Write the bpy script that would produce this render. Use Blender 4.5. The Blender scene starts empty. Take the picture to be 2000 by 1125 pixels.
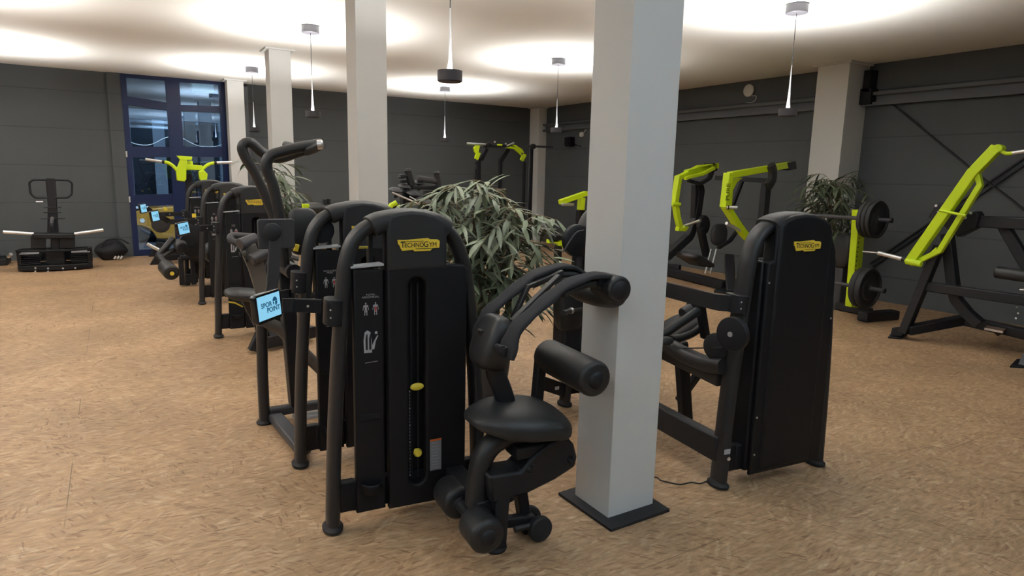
import bpy, bmesh, math, random
from mathutils import Vector, Matrix
random.seed(7)
PI = math.pi
scene = bpy.context.scene
COL = scene.collection
V = Vector

# ------------------------------------------------------------------ camera (measured from the room's vanishing points)
FPX, HC = 1270.0, 1.72
YAW, PIT, ROL = math.radians(31.46), math.radians(9.85), math.radians(-1.266)
cf = V((math.sin(YAW)*math.cos(PIT), math.cos(YAW)*math.cos(PIT), -math.sin(PIT)))
cr0 = V((math.cos(YAW), -math.sin(YAW), 0)); cd0 = cf.cross(cr0)
cr = cr0*math.cos(ROL) + cd0*math.sin(ROL); cd = -cr0*math.sin(ROL) + cd0*math.cos(ROL)
CAM = V((0, 0, HC))
cam = bpy.data.objects.new('camera', bpy.data.cameras.new('camera')); COL.objects.link(cam)
cam.matrix_world = Matrix(((cr.x, -cd.x, -cf.x, 0), (cr.y, -cd.y, -cf.y, 0), (cr.z, -cd.z, -cf.z, HC), (0, 0, 0, 1)))
cam.data.sensor_width = 36; cam.data.lens = 36*FPX/2000; cam.data.clip_end = 200; cam.data.clip_start = 0.02
scene.camera = cam

def ray(px, py):
    return cr*(px-1000) + cd*(py-562.5) + cf*FPX
class Fr:
    """a thing's own frame on the floor: survey a photo direction against one of its planes"""
    def __init__(s, x, y, deg=0):
        s.o = V((x, y, 0)); a = math.radians(deg); s.a = a
        s.ux = V((math.cos(a), math.sin(a), 0)); s.uy = V((-math.sin(a), math.cos(a), 0))
    def at(s, px, py, x=None, y=None, z=None):
        d = ray(px, py)
        if y is not None: t = (y-(CAM-s.o).dot(s.uy))/d.dot(s.uy)
        elif x is not None: t = (x-(CAM-s.o).dot(s.ux))/d.dot(s.ux)
        else: t = (z-HC)/d.z
        p = CAM + d*t - s.o
        return V((p.dot(s.ux), p.dot(s.uy), p.z))
    def P(s, lst, **k): return [s.at(a, b, **k) for a, b in lst]
WF = Fr(0, 0)

# ------------------------------------------------------------------ materials
def srgb(*c):
    return tuple(((v/255)/12.92 if v/255 <= .04045 else ((v/255+.055)/1.055)**2.4) for v in c)
MATS = {}
def mat(name, col, rough=.5, metal=0, spec=.5, bump=0, bscale=200, emit=None, estr=0, coat=0):
    m = bpy.data.materials.new(name); m.use_nodes = True; nt = m.node_tree; b = nt.nodes['Principled BSDF']
    b.inputs['Base Color'].default_value = (*col, 1); b.inputs['Roughness'].default_value = rough
    b.inputs['Metallic'].default_value = metal; b.inputs['Specular IOR Level'].default_value = spec
    b.inputs['Coat Weight'].default_value = coat
    if emit: b.inputs['Emission Color'].default_value = (*emit, 1); b.inputs['Emission Strength'].default_value = estr
    if bump:
        tc = nt.nodes.new('ShaderNodeTexCoord'); n = nt.nodes.new('ShaderNodeTexNoise'); n.inputs['Scale'].default_value = bscale
        bp = nt.nodes.new('ShaderNodeBump'); bp.inputs['Strength'].default_value = bump; bp.inputs['Distance'].default_value = .002
        nt.links.new(tc.outputs['Object'], n.inputs['Vector']); nt.links.new(n.outputs['Fac'], bp.inputs['Height']); nt.links.new(bp.outputs['Normal'], b.inputs['Normal'])
        r = nt.nodes.new('ShaderNodeMapRange'); r.inputs['To Min'].default_value = rough*.9; r.inputs['To Max'].default_value = min(1, rough*1.12)
        nt.links.new(n.outputs['Fac'], r.inputs['Value']); nt.links.new(r.outputs['Result'], b.inputs['Roughness'])
    MATS[name] = m; return m
tubeM = mat('textured_black_tube', (.026, .026, .028), .40, .25, .5, .25, 350)
panelM = mat('black_shroud_plastic', (.0085, .0088, .0108), .50, 0, .28, .2, 300)
capM = mat('soft_black_cap', (.022, .0225, .025), .5, 0, .42, .15, 200)
padM = mat('black_vinyl', (.016, .0165, .018), .46, 0, .5, .3, 260)
webM = mat('black_webbing', (.028, .028, .032), .85, 0, .3, .8, 500)
innerM = mat('matte_black', (.008, .008, .010), .7, 0, .3)
rubberM = mat('black_rubber', (.016, .016, .018), .62, 0, .4, .4, 150)
frameM = mat('black_painted_steel', (.014, .0145, .018), .5, .2, .4, .1, 200)
greyM = mat('graphite_painted_steel', (.048, .048, .054), .5, .1, .4, .1, 200)
warmgreyM = mat('light_graphite_steel', (.115, .105, .095), .5, .3, .4, .1, 200)
shelfM = mat('light_grey_plastic', (.42, .43, .46), .4, 0, .5)
greenM = mat('lime_green_paint', (.60, .80, .012), .38, 0, .5, .05, 100)
chromeM = mat('brushed_chrome', (.82, .83, .86), .33, 1, .5)
yellowM = mat('yellow_plastic', (.78, .62, .06), .4)
badgeM = mat('yellow_badge', (.86, .62, .055), .45)
inkM = mat('dark_ink', (.012, .012, .014), .5)
whiteinkM = mat('pale_print', (.38, .38, .40), .6)
redinkM = mat('red_print', (.5, .06, .04), .6)
labelM = mat('grey_warning_label', (.22, .23, .25), .5)
orangeM = mat('orange_label_band', (.65, .14, .03), .5)
lampM = mat('anthracite_lamp_housing', (.050, .048, .055), .5, .3, .4, .1, 200)
whiteM = mat('white_plastic', (.75, .74, .72), .5)
cableM = mat('black_cable', (.015, .015, .018), .5)
glowM = mat('lamp_emitter', (1, 1, 1), .5, emit=(1, .93, .82), estr=25)
screenM = mat('lit_display', (.02, .03, .04), .3, emit=srgb(140, 208, 240), estr=.95)
logoM = mat('display_blue', (.01, .08, .16), .5, emit=srgb(16, 84, 122), estr=.5)
bezelM = mat('glossy_black_bezel', (.012, .012, .014), .2, 0, .5, coat=.3)
woodplateM = mat('brown_footplate', (.16, .11, .08), .6)
potM = mat('dark_planter', (.05, .05, .055), .6, 0, .4, .3, 60)
soilM = mat('soil', (.05, .035, .025), .95, 0, .2, 1, 60)
blueM = mat('dark_blue_frame_paint', (.007, .018, .080), .35, .1, .5)

def leaf_mat(name, a, b):
    m = mat(name, a, .45, 0, .5); nt = m.node_tree; bs = nt.nodes['Principled BSDF']
    g = nt.nodes.new('ShaderNodeNewGeometry'); r = nt.nodes.new('ShaderNodeValToRGB')
    r.color_ramp.elements[0].color = (*a, 1); r.color_ramp.elements[1].color = (*b, 1)
    nt.links.new(g.outputs['Random Per Island'], r.inputs['Fac']); nt.links.new(r.outputs['Color'], bs.inputs['Base Color'])
    return m
leafM = leaf_mat('green_silk_leaf', (.06, .085, .05), (.22, .265, .17))
leafdM = leaf_mat('dark_green_silk_leaf', (.030, .045, .026), (.10, .13, .075))
stemM = leaf_mat('bamboo_cane', (.14, .09, .05), (.30, .20, .11))

# ------------------------------------------------------------------ mesh building
def arc_path(pts, r, n=7):
    """round the corners of a polyline"""
    pts = [V(p) for p in pts]
    if len(pts) < 3 or r <= 0: return pts
    out = [pts[0]]
    for i in range(1, len(pts)-1):
        a, b, c = pts[i-1], pts[i], pts[i+1]
        u = (a-b); v = (c-b); lu, lv = u.length, v.length
        if lu < 1e-6 or lv < 1e-6: continue
        u /= lu; v /= lv; ang = u.angle(v)
        if ang > PI-.02: out.append(b); continue
        d = min(r/math.tan(ang/2), lu*.49, lv*.49)
        p0, p2 = b+u*d, b+v*d
        for k in range(n+1):
            t = k/n; out.append(p0*(1-t)**2 + b*2*t*(1-t) + p2*t*t)
    out.append(pts[-1]); return out
def catmull(pts, n=6):
    P = [V(p) for p in pts]; P = [P[0]*2-P[1]] + P + [P[-1]*2-P[-2]]; out = []
    for i in range(1, len(P)-2):
        for k in range(n):
            t = k/n; a, b, c, d = P[i-1:i+3]
            out.append(.5*((2*b)+(c-a)*t+(2*a-5*b+4*c-d)*t*t+(3*b-a-3*c+d)*t**3))
    out.append(P[-2]); return out
class G:
    def __init__(s): s.bm = bmesh.new()
    def ring(s, pts): return [s.bm.verts.new(p) for p in pts]
    def skin(s, rings, cap=True, closed=False):
        for i in range(len(rings)-(0 if closed else 1)):
            a, b = rings[i], rings[(i+1) % len(rings)]; n = len(a)
            for k in range(n):
                s.bm.faces.new((a[k], a[(k+1) % n], b[(k+1) % n], b[k]))
        if cap and not closed:
            s.bm.faces.new(rings[0][::-1]); s.bm.faces.new(rings[-1])
        return s
    def sweep(s, pts, sec, nrm=None, cap=True, scales=None):
        """sec(angle index)-> list of (u,v); u along side, v along nrm"""
        pts = [V(p) for p in pts]; rings = []; N = len(pts); up = None
        for i, p in enumerate(pts):
            t = (pts[min(i+1, N-1)] - pts[max(i-1, 0)]).normalized()
            if nrm is not None:
                n = V(nrm); n = (n - t*n.dot(t)).normalized()
            else:
                if up is None:
                    n = V((0, 0, 1)) if abs(t.z) < .9 else V((0, 1, 0))
                else: n = up
                n = (n - t*n.dot(t)).normalized(); up = n
            sd = t.cross(n); k = scales[i] if scales else 1
            rings.append(s.ring([p + sd*u*k + n*v*k for u, v in sec]))
        return s.skin(rings, cap)
    def tube(s, pts, r, bend=0, seg=14, cap=True, scales=None):
        if bend: pts = arc_path(pts, bend)
        return s.sweep(pts, [(r*math.cos(2*PI*k/seg), r*math.sin(2*PI*k/seg)) for k in range(seg)], None, cap, scales)
    def oval(s, pts, a, b, nrm, e=2.0, seg=20, bend=0, scales=None):
        if bend: pts = arc_path(pts, bend)
        sec = []
        for k in range(seg):
            c, q = math.cos(2*PI*k/seg), math.sin(2*PI*k/seg)
            sec.append((a*math.copysign(abs(c)**(2/e), c), b*math.copysign(abs(q)**(2/e), q)))
        return s.sweep(pts, sec, nrm, True, scales)
    def bar(s, p, q, w, h, up=(0, 0, 1), bend=0):
        """rectangular tube along a path: w across, h along up"""
        pts = p if isinstance(p, list) else [V(p), V(q)]
        if bend: pts = arc_path(pts, bend)
        return s.sweep(pts, [(-w/2, -h/2), (w/2, -h/2), (w/2, h/2), (-w/2, h/2)], up)
    def path(s, pts, w, h, up=(0, 0, 1), bend=0):
        pts = [V(p) for p in pts]
        if bend: pts = arc_path(pts, bend)
        return s.sweep(pts, [(-w/2, -h/2), (w/2, -h/2), (w/2, h/2), (-w/2, h/2)], up)
    def cyl(s, p, q, r, r2=None, seg=24):
        p, q = V(p), V(q); t = (q-p).normalized(); n = V((0, 0, 1)) if abs(t.z) < .9 else V((0, 1, 0)); n = (n-t*n.dot(t)).normalized(); sd = t.cross(n)
        r2 = r if r2 is None else r2
        R = [s.ring([c + (sd*math.cos(2*PI*k/seg)+n*math.sin(2*PI*k/seg))*rr for k in range(seg)]) for c, rr in ((p, r), (q, r2))]
        return s.skin(R)
    def lathe(s, prof, p=(0, 0, 0), ax=(0, 0, 1), seg=28):
        p, t = V(p), V(ax).normalized(); n = V((0, 0, 1)) if abs(t.z) < .9 else V((0, 1, 0)); n = (n-t*n.dot(t)).normalized(); sd = t.cross(n)
        R = [s.ring([p + t*h + (sd*math.cos(2*PI*k/seg)+n*math.sin(2*PI*k/seg))*max(r, 1e-4) for k in range(seg)]) for r, h in prof]
        return s.skin(R)
    def roller(s, p, q, r, e=.025, hub=0):
        p, q = V(p), V(q); L = (q-p).length; pr = [(r-e, 0)]
        for k in range(1, 6): a = k/5*PI/2; pr.append((r-e+e*math.sin(a), e-e*math.cos(a)))
        pr2 = [(a, L-b) for a, b in pr[::-1]]
        return s.lathe(pr+pr2, p, q-p, 30)
    def box(s, c, d, R=None):
        c = V(c); R = R or Matrix.Identity(3); x, y, z = d[0]/2, d[1]/2, d[2]/2
        v = [s.bm.verts.new(c + R @ V((a*x, b*y, e*z))) for a in (-1, 1) for b in (-1, 1) for e in (-1, 1)]
        for f in ((0, 1, 3, 2), (4, 6, 7, 5), (0, 4, 5, 1), (2, 3, 7, 6), (0, 2, 6, 4), (1, 5, 7, 3)): s.bm.faces.new([v[i] for i in f])
        return s
    def pad(s, c, d, R=None, e=4.0, taper=None, nu=28, nv=14):
        """soft cushion: superellipsoid of size d"""
        c = V(c); R = R or Matrix.Identity(3); rings = []
        f = lambda w, m: math.copysign(abs(w)**m, w)
        for i in range(1, nv):
            a = -PI/2 + PI*i/nv; cz, sz = f(math.cos(a), 2/e*1.15), f(math.sin(a), 2/e*1.6)
            pts = []
            for k in range(nu):
                b = 2*PI*k/nu; x, y = d[0]/2*cz*f(math.cos(b), 2/e), d[1]/2*cz*f(math.sin(b), 2/e); z = d[2]/2*sz
                p = V((x, y, z))
                if taper: p = taper(p)
                pts.append(c + R @ p)
            rings.append(s.ring(pts))
        return s.skin(rings)
    def prism(s, poly, vec):
        vec = V(vec); a = s.ring([V(p) for p in poly]); b = s.ring([V(p)+vec for p in poly]); n = len(a)
        s.bm.faces.new(a[::-1]); s.bm.faces.new(b)
        for k in range(n): s.bm.faces.new((a[k], a[(k+1) % n], b[(k+1) % n], b[k]))
        return s
    def quad(s, pts): s.bm.faces.new([s.bm.verts.new(V(p)) for p in pts]); return s
    def build(s, name, m, parent=None, bevel=0, angle=38, seg=2):
        bmesh.ops.recalc_face_normals(s.bm, faces=s.bm.faces[:])
        me = bpy.data.meshes.new(name); s.bm.to_mesh(me); s.bm.free()
        return obj(name, me, m, parent, bevel, angle, seg)
def obj(name, me, m, parent=None, bevel=0, angle=38, seg=2):
    for p in me.polygons: p.use_smooth = True
    me.set_sharp_from_angle(angle=math.radians(angle))
    me.materials.clear()
    for q in (m if isinstance(m, list) else [m]): me.materials.append(q)
    o = bpy.data.objects.new(name, me); COL.objects.link(o)
    if parent is not None: o.parent = parent
    if bevel:
        b = o.modifiers.new('bevel', 'BEVEL'); b.width = bevel; b.segments = seg; b.limit_method = 'ANGLE'; b.angle_limit = math.radians(45); b.harden_normals = False
    return o
def curve_mesh(cu):
    o = bpy.data.objects.new('tmp', cu); COL.objects.link(o)
    dg = bpy.context.evaluated_depsgraph_get(); dg.update()
    me = bpy.data.meshes.new_from_object(o.evaluated_get(dg), depsgraph=dg)
    bpy.data.objects.remove(o); bpy.data.curves.remove(cu); return me
def plate(name, outline, holes, depth, m, parent, M, bevel=.004):
    """flat part with holes: outline (u,v); M places u->x, v->y, depth->z"""
    cu = bpy.data.curves.new(name, 'CURVE'); cu.dimensions = '2D'; cu.fill_mode = 'BOTH'; cu.extrude = max(depth/2-bevel, .0002); cu.bevel_depth = bevel; cu.bevel_resolution = 2; cu.offset = -bevel
    for lp in [outline]+holes:
        sp = cu.splines.new('POLY'); sp.points.add(len(lp)-1); sp.use_cyclic_u = True
        for i, (a, b) in enumerate(lp): sp.points[i].co = (a, b, 0, 1)
    me = curve_mesh(cu); me.transform(M); return obj(name, me, m, parent)
def rrect(x0, z0, x1, z1, r, n=5):
    out = []
    for cx, cz, a0 in ((x1-r, z1-r, 0), (x0+r, z1-r, 90), (x0+r, z0+r, 180), (x1-r, z0+r, 270)):
        for k in range(n+1):
            a = math.radians(a0+90*k/n); out.append((cx+r*math.cos(a), cz+r*math.sin(a)))
    return out
def text_mesh(body, size, ex=.0006, sx=1.0, align='LEFT', shear=0, bold=0):
    cu = bpy.data.curves.new('text', 'FONT'); cu.body = body; cu.size = size; cu.extrude = ex; cu.align_x = align; cu.shear = shear; cu.offset = bold
    me = curve_mesh(cu); me.transform(Matrix.Diagonal((sx, 1, 1, 1))); return me
def XZ(y=0, flip=1, o=(0, 0)):
    """u->x, v->z, depth-> -y (facing the front)"""
    return Matrix(((flip, 0, 0, o[0]), (0, 0, -1*flip, y), (0, 1, 0, o[1]), (0, 0, 0, 1)))
def join(meshes):
    bm = bmesh.new()
    for me in meshes: bm.from_mesh(me)
    out = bpy.data.meshes.new('joined'); bm.to_mesh(out); bm.free()
    return out
def tag(o, label=None, cat=None, group=None, kind=None):
    if label: o['label'] = label
    if cat: o['category'] = cat
    if group: o['group'] = group
    if kind: o['kind'] = kind
    return o
def thing(name, label, cat, fr=None, group=None):
    o = bpy.data.objects.new(name, None); COL.objects.link(o); o.empty_display_size = .1
    if fr: o.location = fr.o; o.rotation_euler = (0, 0, fr.a)
    return tag(o, label, cat, group)
def struct(g, name, m, **k):
    return tag(g.build(name, m, **k), kind='structure')
def copy_tree(o, parent=None):
    c = o.copy(); COL.objects.link(c)
    if parent is not None: c.parent = parent
    for ch in [x for x in o.children]: copy_tree(ch, c)
    return c
def rotz(a): return Matrix.Rotation(a, 3, 'Z')
def basis(x, y):
    x = V(x).normalized(); z = x.cross(V(y)).normalized(); y = z.cross(x); return Matrix((x, y, z)).transposed()
# ------------------------------------------------------------------ room shell
H, YB, XR, XL, YF = 3.43, 14.62, 9.62, -7.0, -5.0
def nodes(m):
    nt = m.node_tree; return nt, nt.nodes['Principled BSDF'], nt.nodes.new, nt.links.new
def floor_mat():
    m = mat('osb_board', (.5, .33, .19), .5, 0, .35); nt, b, N, L = nodes(m)
    tc = N('ShaderNodeTexCoord')
    def flakes(scale, sx, sy, rnd, off):
        mp = N('ShaderNodeMapping'); mp.inputs['Location'].default_value = off; L(tc.outputs['Object'], mp.inputs['Vector'])
        dn = N('ShaderNodeTexNoise'); dn.inputs['Scale'].default_value = 3.5; L(mp.outputs[0], dn.inputs['Vector'])
        v = N('ShaderNodeTexVoronoi'); v.voronoi_dimensions = '2D'; v.inputs['Scale'].default_value = rnd; L(mp.outputs[0], v.inputs['Vector'])
        sep = N('ShaderNodeSeparateColor'); L(v.outputs['Color'], sep.inputs['Color'])
        an = N('ShaderNodeMath'); an.operation = 'MULTIPLY_ADD'; an.inputs[1].default_value = 2.0; an.inputs[2].default_value = -1.0+off[2]; L(sep.outputs[0], an.inputs[0])
        vr = N('ShaderNodeVectorRotate'); vr.rotation_type = 'Z_AXIS'; L(mp.outputs[0], vr.inputs['Vector']); L(an.outputs[0], vr.inputs['Angle'])
        m2 = N('ShaderNodeMapping'); m2.inputs['Scale'].default_value = (sx, sy, 1); L(vr.outputs[0], m2.inputs['Vector'])
        v2 = N('ShaderNodeTexVoronoi'); v2.voronoi_dimensions = '2D'; v2.inputs['Scale'].default_value = scale; L(m2.outputs[0], v2.inputs['Vector'])
        s2 = N('ShaderNodeSeparateColor'); L(v2.outputs['Color'], s2.inputs['Color'])
        return s2, v2
    a, va = flakes(13, 1, 4.5, 5, (0, 0, 0)); c, vc = flakes(20, 1, 5, 6, (3.3, 7.1, .7)); 
    r1 = N('ShaderNodeValToRGB'); e = r1.color_ramp.elements
    e[0].color = (.32, .188, .10, 1); e[1].color = (.515, .365, .225, 1)
    for p, q in ((.25, (.40, .25, .138)), (.6, (.435, .278, .158)), (.85, (.47, .31, .182))): x = e.new(p); x.color = (*q, 1)
    mix = N('ShaderNodeMix'); mix.data_type = 'FLOAT'; mix.inputs[0].default_value = .45; L(a.outputs[1], mix.inputs[2]); L(c.outputs[1], mix.inputs[3])
    L(mix.outputs[0], r1.inputs['Fac'])
    # sparse dark reddish flakes and pale slivers
    gt = N('ShaderNodeMath'); gt.operation = 'GREATER_THAN'; gt.inputs[1].default_value = .94; L(c.outputs[2], gt.inputs[0])
    mx = N('ShaderNodeMix'); mx.data_type = 'RGBA'; mx.inputs['B'].default_value = (.20, .095, .05, 1); L(r1.outputs[0], mx.inputs['A'])
    k = N('ShaderNodeMath'); k.operation = 'MULTIPLY'; k.inputs[1].default_value = .6; L(gt.outputs[0], k.inputs[0]); L(k.outputs[0], mx.inputs['Factor'])
    g2 = N('ShaderNodeMath'); g2.operation = 'GREATER_THAN'; g2.inputs[1].default_value = .92; L(a.outputs[2], g2.inputs[0])
    k2 = N('ShaderNodeMath'); k2.operation = 'MULTIPLY'; k2.inputs[1].default_value = .28; L(g2.outputs[0], k2.inputs[0])
    mx2 = N('ShaderNodeMix'); mx2.data_type = 'RGBA'; mx2.inputs['B'].default_value = (.68, .52, .35, 1); L(mx.outputs['Result'], mx2.inputs['A']); L(k2.outputs[0], mx2.inputs['Factor'])
    # broad tone drift + seams
    n = N('ShaderNodeTexNoise'); n.inputs['Scale'].default_value = 1.1; n.inputs['Detail'].default_value = 5; L(tc.outputs['Object'], n.inputs['Vector'])
    hv = N('ShaderNodeMapRange'); hv.inputs['From Min'].default_value = .3; hv.inputs['From Max'].default_value = .7; hv.inputs['To Min'].default_value = .78; hv.inputs['To Max'].default_value = 1.13; L(n.outputs['Fac'], hv.inputs['Value'])
    sp = N('ShaderNodeSeparateXYZ'); L(tc.outputs['Object'], sp.inputs[0])
    def seam(out, off, per, w):
        s = N('ShaderNodeMath'); s.operation = 'SUBTRACT'; s.inputs[1].default_value = off; L(out, s.inputs[0])
        q = N('ShaderNodeMath'); q.operation = 'PINGPONG'; q.inputs[1].default_value = per/2; L(s.outputs[0], q.inputs[0])
        l = N('ShaderNodeMath'); l.operation = 'LESS_THAN'; l.inputs[1].default_value = w; L(q.outputs[0], l.inputs[0]); return l
    s1, s2 = seam(sp.outputs[0], -.315, 1.97, .0022), seam(sp.outputs[1], 1.94, 1.25, .0018)
    ad = N('ShaderNodeMath'); ad.operation = 'MAXIMUM'; L(s1.outputs[0], ad.inputs[0]); L(s2.outputs[0], ad.inputs[1])
    n3 = N('ShaderNodeTexNoise'); n3.inputs['Scale'].default_value = 1.7; L(tc.outputs['Object'], n3.inputs['Vector'])
    rr = N('ShaderNodeMapRange'); rr.inputs['From Min'].default_value = .46; rr.inputs['From Max'].default_value = .54; rr.inputs['To Max'].default_value = .6; L(n3.outputs['Fac'], rr.inputs['Value'])
    ml = N('ShaderNodeMath'); ml.operation = 'MULTIPLY'; L(ad.outputs[0], ml.inputs[0]); L(rr.outputs[0], ml.inputs[1])
    sc = N('ShaderNodeMath'); sc.operation = 'SUBTRACT'; sc.inputs[0].default_value = 1; L(ml.outputs[0], sc.inputs[1])
    tot = N('ShaderNodeMath'); tot.operation = 'MULTIPLY'; L(sc.outputs[0], tot.inputs[0]); L(hv.outputs[0], tot.inputs[1])
    # long fine strands in the board surface
    m5 = N('ShaderNodeMapping'); m5.inputs['Scale'].default_value = (5, 26, 1); m5.inputs['Rotation'].default_value = (0, 0, .25); L(tc.outputs['Object'], m5.inputs['Vector'])
    n5 = N('ShaderNodeTexNoise'); n5.inputs['Scale'].default_value = 2.2; n5.inputs['Detail'].default_value = 8; n5.inputs['Roughness'].default_value = .65; n5.inputs['Distortion'].default_value = .5; L(m5.outputs[0], n5.inputs['Vector'])
    r5 = N('ShaderNodeMapRange'); r5.inputs['From Min'].default_value = .3; r5.inputs['From Max'].default_value = .7; r5.inputs['To Min'].default_value = .66; r5.inputs['To Max'].default_value = 1.26; L(n5.outputs['Fac'], r5.inputs['Value'])
    t5 = N('ShaderNodeMath'); t5.operation = 'MULTIPLY'; L(tot.outputs[0], t5.inputs[0]); L(r5.outputs[0], t5.inputs[1]); tot = t5
    vm = N('ShaderNodeVectorMath'); vm.operation = 'SCALE'; L(mx2.outputs['Result'], vm.inputs[0]); L(tot.outputs[0], vm.inputs['Scale'])
    L(vm.outputs[0], b.inputs['Base Color'])
    bp = N('ShaderNodeBump'); bp.inputs['Strength'].default_value = .25; bp.inputs['Distance'].default_value = .001; L(mix.outputs[0], bp.inputs['Height']); L(bp.outputs[0], b.inputs['Normal'])
    return m
def wall_mat():
    m = mat('dark_grey_painted_concrete', (.085, .092, .096), .75, 0, .3); nt, b, N, L = nodes(m)
    tc = N('ShaderNodeTexCoord'); sp = N('ShaderNodeSeparateXYZ'); L(tc.outputs['Object'], sp.inputs[0])
    s = N('ShaderNodeMath'); s.operation = 'SUBTRACT'; s.inputs[1].default_value = .37; L(sp.outputs[2], s.inputs[0])
    q = N('ShaderNodeMath'); q.operation = 'PINGPONG'; q.inputs[1].default_value = .335; L(s.outputs[0], q.inputs[0])
    l = N('ShaderNodeMapRange'); l.inputs['From Min'].default_value = .004; l.inputs['From Max'].default_value = .010; L(q.outputs[0], l.inputs['Value'])
    n = N('ShaderNodeTexNoise'); n.inputs['Scale'].default_value = .9; n.inputs['Detail'].default_value = 6; L(tc.outputs['Object'], n.inputs['Vector'])
    r = N('ShaderNodeMapRange'); r.inputs['To Min'].default_value = .88; r.inputs['To Max'].default_value = 1.12; L(n.outputs['Fac'], r.inputs['Value'])
    l2 = N('ShaderNodeMapRange'); l2.inputs['To Min'].default_value = .74; L(l.outputs[0], l2.inputs['Value'])
    mu = N('ShaderNodeMath'); mu.operation = 'MULTIPLY'; L(r.outputs[0], mu.inputs[0]); L(l2.outputs[0], mu.inputs[1])
    vm = N('ShaderNodeVectorMath'); vm.operation = 'SCALE'; vm.inputs[0].default_value = (.084, .093, .100); L(mu.outputs[0], vm.inputs['Scale']); L(vm.outputs[0], b.inputs['Base Color'])
    n2 = N('ShaderNodeTexNoise'); n2.inputs['Scale'].default_value = 40; L(tc.outputs['Object'], n2.inputs['Vector'])
    h = N('ShaderNodeMath'); h.operation = 'MULTIPLY_ADD'; h.inputs[1].default_value = .15; L(n2.outputs['Fac'], h.inputs[0]); L(l.outputs[0], h.inputs[2])
    bp = N('ShaderNodeBump'); bp.inputs['Strength'].default_value = .3; bp.inputs['Distance'].default_value = .006; L(h.outputs[0], bp.inputs['Height']); L(bp.outputs[0], b.inputs['Normal'])
    return m
osbM, wallM = floor_mat(), wall_mat()
ceilM = mat('ceiling_paint', (.78, .775, .745), .9, 0, .2, .1, 30)
colM = mat('white_column_paint', (.66, .665, .66), .7, 0, .3, .1, 60)
beamM = mat('grey_painted_beam', (.12, .125, .135), .6, .1, .4)
def slab(name, x0, y0, z0, x1, y1, z1, m, bevel=0):
    return struct(G().box(((x0+x1)/2, (y0+y1)/2, (z0+z1)/2), (x1-x0, y1-y0, z1-z0)), name, m, bevel=bevel)
slab('floor', XL, YF, -.1, XR+.2, YB+.1, 0, osbM)
slab('ceiling', XL, YF, H, XR+.2, YB+.2, H+.1, ceilM)
WX0, WX1 = .26, 2.06
slab('wall_back', XL, YB, 0, WX0, YB+.2, H, wallM)
slab('wall_back', WX1, YB, 0, XR+.2, YB+.2, H, wallM)
slab('wall_right', XR, YF, 0, XR+.2, YB, H, wallM)
slab('wall_left', XL-.2, YF, 0, XL, YB, H, wallM)
slab('wall_front', XL, YF-.2, 0, XR+.2, YF, H, wallM)
slab('trim_1', .04, YB-.06, 0, WX0, YB, H, wallM)
slab('trim_2', 2.36, YB-.14, 0, 2.48, YB, H-.06, beamM)
def column(x0, y0, x1, y1, lab, cap=.055):
    g = G().box(((x0+x1)/2, (y0+y1)/2, H/2), (x1-x0, y1-y0, H))
    g.box(((x0+x1)/2, (y0+y1)/2, H-.012), (x1-x0+2*cap, y1-y0+2*cap, .024))
    o = struct(g, 'column', colM, bevel=.003); o['label'] = lab; return o
column(2.03, 2.335, 2.335, 2.615, 'nearest white square column standing on a black mat')
column(2.03, 6.2, 2.33, 6.5, 'white column behind the front machines')
column(2.03, 10.07, 2.33, 10.37, 'white column behind the left potted plant')
column(2.03, 14.03, 2.33, 14.32, 'white column beside the blue window')
column(9.12, 5.8, XR, 6.3, 'wide white column against the right wall')
column(9.38, 14.2, XR, YB, 'white column in the far room corner')
t = tag(G().prism([(1.975, 2.245, 0), (2.375, 2.25, 0), (2.385, 2.70, 0), (1.965, 2.68, 0)], (0, 0, .018)).build('floor_mat', rubberM, bevel=.003), 'black rubber mat under the nearest white column', 'mat')

# steel channel along the right wall and its thin cross braces
xb = XR-.10
zt, zb = WF.at(1850, 166, x=xb).z, WF.at(1850, 194, x=xb).z
g = G()
for y0, y1 in ((YF, 5.8), (6.3, 14.2)):
    g.box((XR-.015, (y0+y1)/2, (zt+zb)/2), (.03, y1-y0, zt-zb))
    g.box((XR-.06, (y0+y1)/2, zt-.012), (.12, y1-y0, .024)); g.box((XR-.06, (y0+y1)/2, zt-.03), (.016, y1-y0, .04))
    g.box((XR-.06, (y0+y1)/2, zb+.012), (.12, y1-y0, .024)); g.box((XR-.11, (y0+y1)/2, zb+.02), (.016, y1-y0, .05)); g.box((XR-.11, (y0+y1)/2, zt-.022), (.016, y1-y0, .045))
struct(g, 'trim_3', beamM)
g = G(); xw = XR-.03
for a, b in (((1742, 203), (1915, 345)), ((1915, 345), (2080, 470)), ((2060, 268), (1700, 515)), ((2060, 282), (1706, 520))):
    p, q = WF.at(*a, x=xw), WF.at(*b, x=xw); g.bar(p, q, .02, .035, (1, 0, 0))
struct(g, 'trim_4', frameM)
g = G()
for (px, py, w, h) in ((1693, 160, .10, .30), (1688, 190, .16, .22)):
    p = WF.at(px, py, x=XR-.09); g.box((XR-.09, 5.72, p.z), (.18, w, h))
struct(g, 'trim_5', frameM)

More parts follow.
